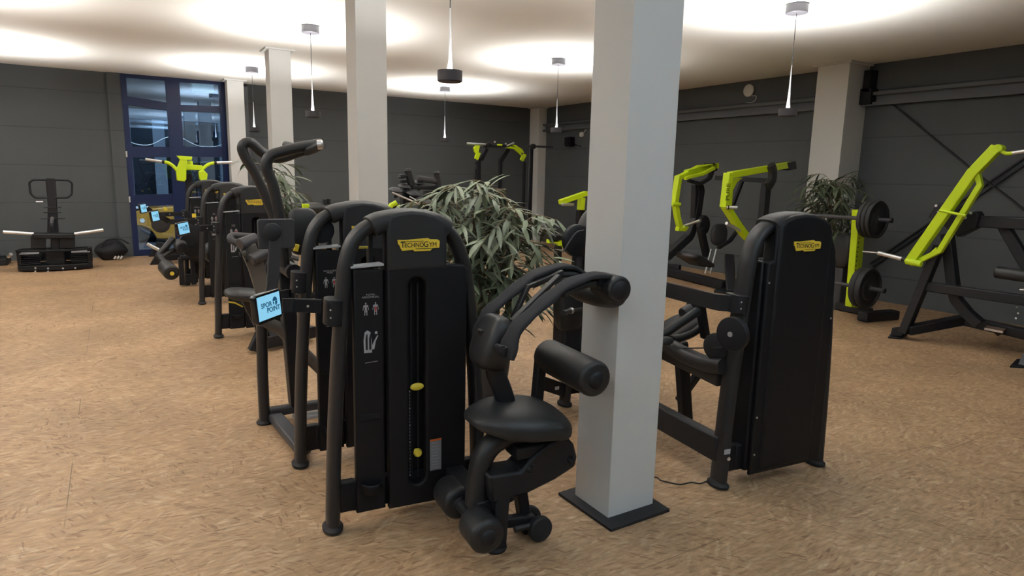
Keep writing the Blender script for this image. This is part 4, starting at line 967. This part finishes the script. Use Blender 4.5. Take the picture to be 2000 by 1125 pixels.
# green piece behind the left plant
fI = Fr(2.5, 8.9); I_ = fI.at
T = thing('dip_station', 'lime green post with black padded seat behind the left potted plant', 'gym machine', fI)
q = I_(597, 410, y=0); G().bar((q.x, 0, 0), (q.x, 0, I_(597, 398, y=0).z), .09, .07, (0, 1, 0)).build('green_post', greenM, T, .008)
G().bar((q.x-.25, 0, .04), (q.x+.25, 0, .04), .1, .08).build('base_beam', frameM, T, .01)
q = I_(612, 407, y=.1); G().pad(q, (.34, .3, .16), None, 3).build('seat_pad', padM, T, angle=80)
G().bar((q.x, .1, q.z), (q.x, .1, .05), .07, .07, (0, 1, 0)).build('seat_post', frameM, T, .01)
for x, y, yy in ((634, 392, .1), (642, 391, .15)):
    G().cyl(I_(x, y+8, y=yy), I_(x, y-3, y=yy), .028).build('hand_grip', rubberM, T, .006)
a, b = I_(634, 400, y=.1), I_(612, 405, y=.1); G().bar(a, b, .05, .05).build('grip_arm', frameM, T, .01)

# lime green arm above machine behind the column
fJ = Fr(6.9, 8.9); J_ = fJ.at
T = thing('incline_press_machine', 'lime green lever with chrome grip between plant and nearest column', 'gym machine', fJ)
G().path([J_(1094, 395, y=0), J_(1143, 378, y=0), J_(1175, 382, y=0)], .10, .075, bend=.02).build('green_lever', greenM, T, .006)
G().bar(J_(1136, 386, y=.0), J_(1134, 410, y=.0), .08, .12, (0, 1, 0)).build('green_upright', greenM, T, .006)
G().cyl(J_(1097, 399, y=-.05), J_(1120, 400, y=-.05), .024).build('chrome_grip', chromeM, T, .004)
a = J_(1134, 410, y=.05); G().bar(a, (a.x, .05, .03), .12, .12, (0, 1, 0)).build('post', frameM, T, .01)
G().bar(J_(1070, 471, y=-.2), J_(1103, 472, y=-.2), .10, .06).build('green_base', greenM, T, .006)
G().bar(J_(1088, 476, y=-.22), J_(1102, 480, y=-.22), .06, .08).build('green_base_plate', greenM, T, .006)
q = J_(1103, 464, y=-.1); G().box((q.x-.2, -.1, q.z), (.4, .3, .12)).build('black_block', frameM, T, .01)
q0_ = J_(1090, 478, y=-.2); G().bar((q0_.x-.5, -.2, .06), (a.x+.3, -.2, .06), .12, .10).build('base_beam', frameM, T, .01)
G().bar((q0_.x, -.2, .06), (q0_.x, -.2, q0_.z), .10, .10, (0, 1, 0)).build('base_riser', frameM, T, .01)

# ------------------------------------------------------------------ big green pull machine right of the nearest column
fK = Fr(8.3, 7.0); K = fK.at
T = thing('plate_loaded_row_machine', 'lime green two-armed row machine with black frame between the columns', 'gym machine', fK)
yl, yr_ = .55, -.55        # the two arms hang in two upright planes
def pathpx(pts, y): return [K(a, b, y=y) for a, b in pts]
# left arm
G().path(pathpx(((1385, 327), (1340, 338)), yl), .10, .10, (0, 1, 0)).build('upper_arm_beam', greenM, T, .008)
G().path(pathpx(((1400, 324), (1364, 328), (1332, 345), (1325, 345), (1317, 400)), yl), .085, .10, (0, 1, 0)).build('arm', greenM, T, .008)
G().path(pathpx(((1395, 328), (1372, 340), (1345, 346), (1338, 349)), yl-.12), .05, .05, (0, 1, 0)).build('arm_brace', greenM, T, .006)
G().path(pathpx(((1319, 398), (1323, 425), (1328, 444)), yl), .08, .085, (0, 1, 0)).build('lower_arm', greenM, T, .008)
G().cyl(K(1313, 399, y=yl-.06), K(1328, 399, y=yl-.06), .03).build('hinge_tube', greenM, T, .004)
G().path(pathpx(((1322, 447), (1336, 448), (1341, 441)), yl), .07, .08, (0, 1, 0)).build('grip_bracket', greenM, T, .008)
G().cyl(K(1338, 441, y=yl-.02), K(1368, 430.5, y=yl-.35), .023).build('chrome_grip', chromeM, T, .004)
# right arm
G().path(pathpx(((1541, 322), (1425, 342)), yr_), .09, .105, (0, 1, 0)).build('upper_arm_beam', greenM, T, .008)
G().path(pathpx(((1423, 338), (1415, 405)), yr_), .09, .115, (0, 1, 0)).build('arm', greenM, T, .008)
G().prism(pathpx(((1430, 350), (1452, 347), (1440, 356), (1432, 372), (1430, 402), (1425, 402)), yr_), (0, .08, 0)).build('gusset', greenM, T, .006)
G().path(pathpx(((1416, 402), (1438, 436), (1452, 456), (1462, 466)), yr_), .09, .11, (0, 1, 0)).build('lower_arm', greenM, T, .008)
G().cyl(K(1419, 405, y=yr_-.07), K(1440, 405, y=yr_-.16), .024).build('chrome_weight_horn', chromeM, T, .003)
G().lathe([(.03, 0), (.03, .03), (0, .031)], K(1420, 405, y=yr_-.075), (.9, -.3, 0)).build('horn_collar', rubberM, T)
G().cyl(K(1445, 450, y=yr_-.03), K(1419, 436, y=yr_-.28), .023).build('chrome_grip', chromeM, T, .004)
ms = []
me = text_mesh('PURE', .105, .0005, 1.0, bold=.003)
a_, b_ = K(1421, 392, y=yr_-.06), K(1424, 352, y=yr_-.06); ang = math.atan2(b_.z-a_.z, b_.x-a_.x)
me.transform(Matrix.Translation((a_.x+.03, yr_-.062, a_.z)) @ Matrix.Rotation(PI/2, 4, 'X') @ Matrix.Rotation(ang, 4, 'Z')); obj('arm_lettering', me, mat('olive_print', (.22, .30, .01), .5), T)
# black heads
G().prism(pathpx(((1392, 318), (1402, 320), (1401, 334), (1392, 335)), yl-.05), (0, .2, 0)).build('arm_head', frameM, T, .01)
G().prism(pathpx(((1538, 318), (1555, 315), (1557, 330), (1542, 333)), yr_-.06), (0, .2, 0)).build('arm_head', frameM, T, .01)
G().oval(catmull(pathpx(((1505, 322), (1509, 335), (1507, 352), (1500, 364)), yr_-.07), 4), .07, .05, (0, 1, 0), 3).build('shoulder_pad', padM, T, angle=60)
G().bar(K(1398, 347, y=.4), K(1500, 353, y=-.35), .09, .07).build('top_beam', frameM, T, .008)
G().path(pathpx(((1392, 330), (1386, 348), (1368, 359), (1345, 353)), yl-.1), .05, .07, (0, 1, 0), bend=.08).build('link_plate', frameM, T, .006)
G().bar(K(1360, 360, y=.6), K(1358, 425, y=.6), .14, .10, (0, 1, 0)).build('upright', frameM, T, .01)
G().path(pathpx(((1362, 360), (1366, 372), (1358, 428), (1345, 462), (1300, 502)), .6), .13, .13, (0, 1, 0), bend=.1).build('curved_upright', frameM, T, .01)
G().bar(K(1450, 353, y=.3), K(1432, 400, y=.3), .05, .05, (0, 1, 0)).build('strut', frameM, T, .006)
_q = K(1497, 356, y=-.45); G().bar(_q, V((_q.x-.02, _q.y, .1)), .13, .10, (0, 1, 0)).build('right_upright', frameM, T, .01)
q = K(1375, 440, y=.5)
G().lathe([(0, -.03), (.06, -.03), (.15, -.02), (.165, 0), (.165, .04), (0, .05)], q, (-.2, 1, 0), 34).build('large_disc', rubberM, T)
G().bar(K(1368, 446, y=.45), K(1380, 500, y=.45), .10, .10, (0, 1, 0)).build('seat_column', frameM, T, .01)
G().pad(K(1404, 458, y=.35), (.36, .10, .36), None, 3.4).build('back_pad', greyM, T, angle=80)
G().prism(pathpx(((1342, 495), (1352, 494), (1374, 500), (1398, 516), (1396, 524), (1372, 521), (1345, 505)), .3), (0, .3, 0)).build('seat_cushion', padM, T, .03)
G().pad(K(1347, 499, y=.3), (.14, .30, .08), None, 3).build('seat_front', greyM, T, angle=80)
for x0 in (1389, 1399):
    G().cyl(K(x0, 486, y=.32), K(x0-12, 534, y=.32), .012).build('chrome_guide_rod', chromeM, T)
G().path(pathpx(((1449, 437), (1426, 470), (1403, 484)), .25), .05, .06, (0, 1, 0), bend=.05).build('rear_strut', frameM, T, .008)
b0, b1 = K(1300, 529, z=.08), K(1416, 557, z=.08)
G().bar(b0, b1, .16, .13).build('base_beam', frameM, T, .015)
c0 = K(1345, 530, z=.08); c1 = K(1300, 519, z=.08)
G().bar(c0+V((.2, .4, 0)), c1+V((-.2, .3, 0)), .12, .10).build('rear_base_beam', frameM, T, .015)
fx = K(1403, 568, z=.01); fy = K(1432, 574, z=.01)
G().bar(V((fy.x-.05, fy.y, .03)), V((fy.x+.5, fy.y+.55, .50)), .14, .10, (0, 0, 1)).build('front_leg', frameM, T, .012)
G().prism([K(x, y, z=.0) for x, y in ((1394, 572), (1428, 575), (1434, 566), (1405, 563))], (0, 0, .04)).build('foot_plate', frameM, T, .006)
fk = K(1300, 480, y=.9); G().pad(K(1306, 483, y=.9), (.14, .14, .10), None, 3).build('foot_roller', frameM, T)

# plate tree
fM = Fr(8.2, 4.75); Mm = fM.at
T = thing('weight_plate_tree', 'lime green perforated post with black weight plates left of the right press', 'plate tree', fM)
pt = [Mm(x, y, y=0) for x, y in ((1663, 600), (1677, 601), (1689, 455), (1687, 410), (1677, 410), (1675, 455))]
G().prism(pt, (0, .09, 0)).build('perforated_post', greenM, T, .005)
for k in range(10):
    q = Mm(1678-1.05*k, 465+8.5*k*1.05, y=-.001); G().lathe([(0, 0), (.011, 0), (0, .002)], q, (0, -1, 0), 12).build('post_hole', innerM, T)
for nm, ps in (('weight_plate', ((1710, 430, .185, 3),)),): pass
def plates(px, py, r, n, y0, th, lab):
    q = Mm(px, py, y=y0)
    for k in range(n):
        t_ = thing('weight_plate', lab[k], 'weight plate', None, None); t_.location = fM.o + q + V((0, (th+.004)*k, 0)); h = th/2
        G().lathe([(.027, -h*.8), (r*.55, -h*.8), (r*.6, -h*.45), (r*.84, -h*.45), (r*.88, -h), (r-.008, -h), (r, -h*.7), (r, h*.7), (r-.008, h), (r*.88, h), (r*.84, h*.5), (.027, h*.8)], (0, 0, 0), (0, 1, 0), 44).build('disc', rubberM, t_)
        G().lathe([(.027, -h), (.045, -h), (.045, h*.85), (.027, h*.85)], (0, 0, 0), (0, 1, 0), 24).build('hub_ring', greyM, t_)
    return q
q = plates(1713, 429, .225, 3, -.34, .05, ['outermost black weight plate on the upper horn of the plate tree', 'middle black weight plate on the upper horn of the plate tree', 'innermost black weight plate on the upper horn of the plate tree'])
G().cyl(q+V((0, -.17, 0)), q+V((0, .85, 0)), .024).build('upper_horn', greyM, T, .003)
G().lathe([(0, 0), (.03, 0), (.03, .02), (0, .02)], q+V((0, -.18, 0)), (0, 1, 0)).build('horn_end', rubberM, T)
q = plates(1695, 563, .245, 2, -.34, .07, ['outer large black weight plate on the lower horn of the plate tree', 'inner large black weight plate on the lower horn of the plate tree'])
G().cyl(q+V((0, -.20, 0)), q+V((0, .85, 0)), .024).build('lower_horn', greyM, T, .003)
G().lathe([(0, 0), (.03, 0), (.03, .02), (0, .02)], q+V((0, -.21, 0)), (0, 1, 0)).build('horn_end', rubberM, T)
b0, b1 = Mm(1636, 597, z=.06), Mm(1700, 610, z=.06)
G().bar(b0, b1, .12, .10).build('base_beam', frameM, T, .012)
b0, b1 = Mm(1683, 619, z=.06), Mm(1748, 614, z=.06)
G().bar(b0, b1, .15, .12).build('cross_foot', frameM, T, .02)
for x, y in ((1716, 616), (1731, 614)):
    G().lathe([(0, 0), (.025, 0), (.025, .01), (0, .014)], Mm(x, y, y=b0.y-.08), (0, -1, 0), 14).build('bolt', chromeM, T)
t2 = thing('padded_stand', 'black padded cushion standing on a grey base behind the plate tree', 'pad', Fr(8.3, 5.15)); K2 = Fr(8.3, 5.15).at
q = K2(1648, 490, y=0); G().pad(q, (.22, .30, .50), None, 4).build('cushion', padM, t2, angle=80)
G().bar((q.x, 0, q.z-.2), (q.x, 0, .0), .14, .12, (0, 1, 0)).build('post', greyM, t2, .01)

# ------------------------------------------------------------------ right-hand lime green press
fN = Fr(7.5, 3.3); N_ = fN.at
T = thing('iso_lateral_press', 'large lime green lever press with black frame at the right picture edge', 'gym machine', fN)
xg = -.10
def Nx(pts, x): return [N_(a, b, x=x) for a, b in pts]
G().path(Nx(((1948, 288), (1900, 338), (1776, 515)), xg), .10, .085, (1, 0, 0)).build('main_lever', greenM, T, .006)
G().path(Nx(((1908, 338), (1915, 361), (1836, 490), (1792, 511)), xg+.02), .055, .06, (1, 0, 0)).build('parallel_lever', greenM, T, .006)
G().cyl(N_(1835, 411, x=xg-.04), N_(1886, 421, x=xg-.04), .014).build('cross_rod', greenM, T)
G().prism(Nx(((1820, 490), (1828, 483), (1832, 492), (1812, 500)), xg), (.04, 0, 0)).build('gusset', greenM, T)
G().cyl(N_(1770, 510, x=xg-.05), N_(1800, 516, x=xg-.05), .034).build('lower_hub', greenM, T, .006)
G().cyl(N_(1948, 290, x=xg-.04), N_(1956, 291, x=xg+.1), .04).build('upper_hub', greenM, T, .006)
G().tube(catmull(Nx(((1957, 296), (1966, 300), (1978, 299)), xg), 5), .018).build('upper_elbow', greenM, T)
G().tube(Nx(((1978, 299), (2030, 291)), xg), .018).build('chrome_grip', chromeM, T)
G().cyl(N_(1715, 494, x=xg), N_(1763, 506, x=xg), .024).build('chrome_grip', chromeM, T, .004)
G().cyl(N_(1762, 506, x=xg), N_(1769, 508, x=xg), .026).build('black_collar', rubberM, T)
a, b = N_(1685, 491, x=xg), N_(1715, 494, x=xg); G().cyl(a, b, .008).build('thin_rod', chromeM, T)
# black structure
G().bar(N_(1905, 432, x=.15), N_(2060, 440, x=.15), .12, .12).build('upper_beam', frameM, T, .012)
G().prism(Nx(((1828, 398), (1838, 395), (1870, 425), (1905, 412), (1912, 422), (1905, 445), (1870, 463), (1840, 440), (1812, 424)), .05), (.14, 0, 0)).build('pivot_housing', frameM, T, .012)
for x, y in ((1829, 402), (1897, 416), (1886, 425), (1834, 414)): G().lathe([(0, 0), (.014, 0), (.014, .01), (0, .012)], N_(x, y, x=.045), (-1, 0, 0), 12).build('bolt', chromeM, T)
f0 = N_(1757, 655, z=.0)
G().bar(N_(1765, 650, x=-.05), N_(1835, 480, x=-.0), .09, .10, (1, 0, 0)).build('front_leg', frameM, T, .008)
G().path(Nx(((1850, 455), (1862, 555), (1868, 585), (1890, 612), (1915, 634)), .12), .10, .11, (1, 0, 0), bend=.08).build('rear_leg', frameM, T, .008)
G().bar(N_(1795, 557, x=-.0), N_(2060, 595, x=.0), .09, .10).build('middle_rail', frameM, T, .010)
G().bar(N_(1772, 645, x=-.05), N_(1885, 624, x=.5), .12, .10).build('base_beam', frameM, T, .010)
G().bar(N_(1885, 626, x=.5), N_(2060, 665, x=.5), .14, .10).build('base_rail', frameM, T, .010)
G().prism([N_(x, y, z=.0) for x, y in ((1734, 661), (1762, 663), (1772, 655), (1742, 650))], (0, 0, .02)).build('foot_plate', frameM, T, .004)
G().prism([N_(x, y, x=-.07) for x, y in ((1738, 656), (1762, 657), (1775, 636), (1742, 640))], (.1, 0, 0)).build('foot_boot', frameM, T, .006)
G().prism([N_(x, y, z=.0) for x, y in ((1972, 718), (2040, 722), (2050, 708), (1985, 704))], (0, 0, .02)).build('foot_plate', frameM, T, .004)
fz = N_(2000, 712, z=0); G().prism([V((fz.x-.14, fz.y, .02)), V((fz.x+.3, fz.y, .02)), V((fz.x+.3, fz.y, .25)), V((fz.x, fz.y, .22))], (0, -.12, 0)).build('foot_boot', greyM, T, .006)
G().bar(V((fz.x+.1, fz.y-.05, .1)), N_(2030, 600, x=fz.x+.1), .09, .10, (1, 0, 0)).build('front_upright', frameM, T, .01)
G().roller(N_(1944, 531, x=.0), N_(2020, 542, x=.0), .060, .02).build('thigh_roller', padM, T, angle=60)
G().bar(N_(1960, 440, x=.2), N_(2030, 560, x=.2), .10, .09, (1, 0, 0)).build('diagonal_strut', frameM, T, .01)
a, b = N_(1924, 640, x=.35), N_(1965, 645, x=.35)
G().prism([N_(x, y, z=a.z) for x, y in ((1924, 641), (1960, 648), (1975, 638), (1932, 631))], (0, 0, .015)).build('footrest_plate', woodplateM, T, .003)
G().bar(N_(1923, 642, z=a.z), N_(1959, 649, z=a.z), .012, .022).build('footrest_edge', chromeM, T)
G().bar(N_(1940, 640, z=a.z-.02), N_(1950, 650, z=.06), .06, .06, (1, 0, 0)).build('footrest_post', frameM, T)
G().cyl(N_(1992, 566, x=.0), N_(2020, 567, x=.0), .012).build('chrome_pin', chromeM, T)
for x, y in ((1986, 600), (1988, 612), (1984, 622)): G().lathe([(0, 0), (.010, 0), (0, .008)], N_(x, y, x=.0), (-1, 0, 0), 10).build('bolt', chromeM, T)

# ------------------------------------------------------------------ small wall fittings
q = WF.at(1464, 177, x=XR)
T = thing('smoke_alarm', 'round white alarm disc with dangling cable high on the right wall', 'smoke alarm'); T.location = q
G().lathe([(0, 0), (.085, 0), (.105, .012), (.105, .035), (.09, .045), (0, .05)], (0, 0, 0), (-1, 0, 0), 36).build('alarm_housing', whiteM, T)
cpt = [WF.at(x, y, x=XR-.02)-q for x, y in ((1468, 187), (1476, 187), (1477, 192), (1473, 198), (1465, 200), (1457, 200))]
G().tube(catmull(cpt, 5), .006, seg=8).build('cable', whiteM, T)
q = WF.at(1119, 277, x=XR)
T = thing('wall_speaker', 'small black speaker on the right wall near the far corner', 'speaker'); T.location = q
G().box((-.10, 0, 0), (.16, .20, .22)).build('speaker_cabinet', panelM, T, .015); G().box((-.19, 0, 0), (.01, .17, .19)).build('speaker_grille', innerM, T, .003)
G().bar((-.02, -.05, -.05), (-.02, -.35, -.12), .02, .02).build('bracket', frameM, T)
q = WF.at(1140, 263, x=XR)
T = thing('security_camera', 'small white camera with bracket on the right wall beside the nearest column', 'camera'); T.location = q
G().pad((-.06, 0, 0), (.10, .12, .12), None, 3).build('camera_body', whiteM, T, angle=80); G().cyl((-.02, 0, .02), (-.02, -.12, .12), .014).build('bracket', whiteM, T)
G().lathe([(0, 0), (.02, 0), (.02, .01)], (-.10, .05, 0), (-1, .4, 0), 12).build('lens', innerM, T)
cs = [fl for fl in ((1276, 932), (1290, 938), (1310, 943), (1330, 946), (1350, 942), (1368, 944), (1388, 936))]
cs = [WF.at(x, y, z=.004) for x, y in cs]
cs = [V((2.36, 2.62, .004))] + cs
tag(G().tube(catmull(cs, 5), .004, seg=6).build('floor_cable', cableM), 'thin black cable lying on the floor right of the nearest column', 'cable')
# ------------------------------------------------------------------ potted plants
def leaf(g, base, d, up, L, w, droop):
    d = V(d).normalized(); side = d.cross(V(up)); side = side.normalized() if side.length > 1e-3 else V((1, 0, 0)); n = side.cross(d)
    N = 6; prev = None; p = V(base); dd = d.copy()
    for i in range(N+1):
        t = i/N; ww = w*(math.sin(PI*min(1, t*.94+.06))**.75)*(1-.25*t) if i < N else .0005
        fold = n*(-.18*ww)
        cur = [g.bm.verts.new(p - side*ww/2 + fold), g.bm.verts.new(p), g.bm.verts.new(p + side*ww/2 + fold)]
        if prev:
            for k in (0, 1): g.bm.faces.new((prev[k], prev[k+1], cur[k+1], cur[k]))
        prev = cur; dd = (dd + V((0, 0, -droop/N))).normalized(); p = p + dd*L/N
def plant(name, lab, fr, n, hmin, hmax, spread, lm, rnd, ll=(.16, .26), lw=.034, pot=.17, bias=None, clusters=7, hlow=.35, canes=6, up=0):
    R = random.Random(rnd); T = thing(name, lab, 'plant', fr)
    P = G().lathe([(0, 0), (pot*.78, 0), (pot*.80, .02), (pot, .30), (pot, .32), (pot*.92, .32), (pot*.90, .28), (0, .28)], (0, 0, 0)).build('pot', potM, T)
    G().lathe([(0, .275), (pot*.9, .275), (pot*.9, .285), (0, .29)], (0, 0, 0)).build('soil', soilM, T)
    gl_, gs = G(), G(); 
    for i in range(canes):
        a = R.uniform(0, 2*PI); r0 = R.uniform(.01, pot*.5); tip = V((math.cos(a), math.sin(a), 0))*R.uniform(.03, spread*.35)
        if bias: tip += V(bias)*.4
        hh = R.uniform(hmin, hmax); base = V((math.cos(a)*r0, math.sin(a)*r0, .27))
        cane = catmull([base, base+V((tip.x*.2, tip.y*.2, hh*.4)), V((base.x+tip.x*.6, base.y+tip.y*.6, hh*.75)), V((base.x+tip.x, base.y+tip.y, hh))], 5)
        G().tube(cane, R.uniform(.008, .014), seg=8, scales=[1-.55*k/len(cane) for k in range(len(cane))]).build('cane', stemM, T)
        for b in range(n):
            t = R.uniform(hlow, 1.0) if b > 3 else R.uniform(.85, 1); p = cane[min(len(cane)-1, int(t*len(cane)))]
            aa = R.uniform(0, 2*PI); el = R.uniform(.05+up, .9+up)
            ln = spread*R.uniform(.45, 1.0)*(1-.35*abs(t-.75))
            dirv = V((math.cos(aa), math.sin(aa), el)).normalized()
            if bias: dirv = (dirv + V(bias)*.5).normalized()
            q1 = p + dirv*ln*.5; q2 = q1 + (dirv+V((0, 0, -.7))).normalized()*ln*.5
            tw = catmull([p, q1, q2], 4); gs.tube(tw, .0028, seg=5)
            for c in range(clusters):
                k = 2 + int((len(tw)-3)*(c+1)/clusters) if len(tw) > 4 else len(tw)-1
                o = tw[min(k, len(tw)-1)]; b_ = R.uniform(0, 2*PI)
                dv = (q2-q1).normalized()*.7 + V((math.cos(b_), math.sin(b_), R.uniform(-.5, .55)))
                leaf(gl_, o, dv, V((R.uniform(-.3, .3), R.uniform(-.3, .3), 1)), R.uniform(*ll), lw*R.uniform(.8, 1.25), R.uniform(.3, 1.6))
    gs.build('twigs', stemM, T)
    o = gl_.build('foliage', lm, T, angle=80); o['kind'] = 'stuff'
    return T
plant('potted_plant', 'tall bushy green artificial bamboo in the centre behind the nearest machine', Fr(2.38, 4.22), 14, 1.2, 1.70, .60, leafM, 11, ll=(.15, .25), lw=.038, canes=10, clusters=8, hlow=.16, up=.25)
plant('potted_plant', 'smaller green potted plant in front of the rear left white column', Fr(1.93, 9.48), 9, 1.2, 1.72, .50, leafM, 5, ll=(.20, .34), lw=.050, up=.2, canes=6, clusters=6)
plant('potted_plant', 'dark green potted palm in front of the wide right column', Fr(8.42, 5.42), 10, 1.2, 1.70, .58, leafdM, 8, ll=(.18, .32), lw=.034, up=.2, canes=6, clusters=8)
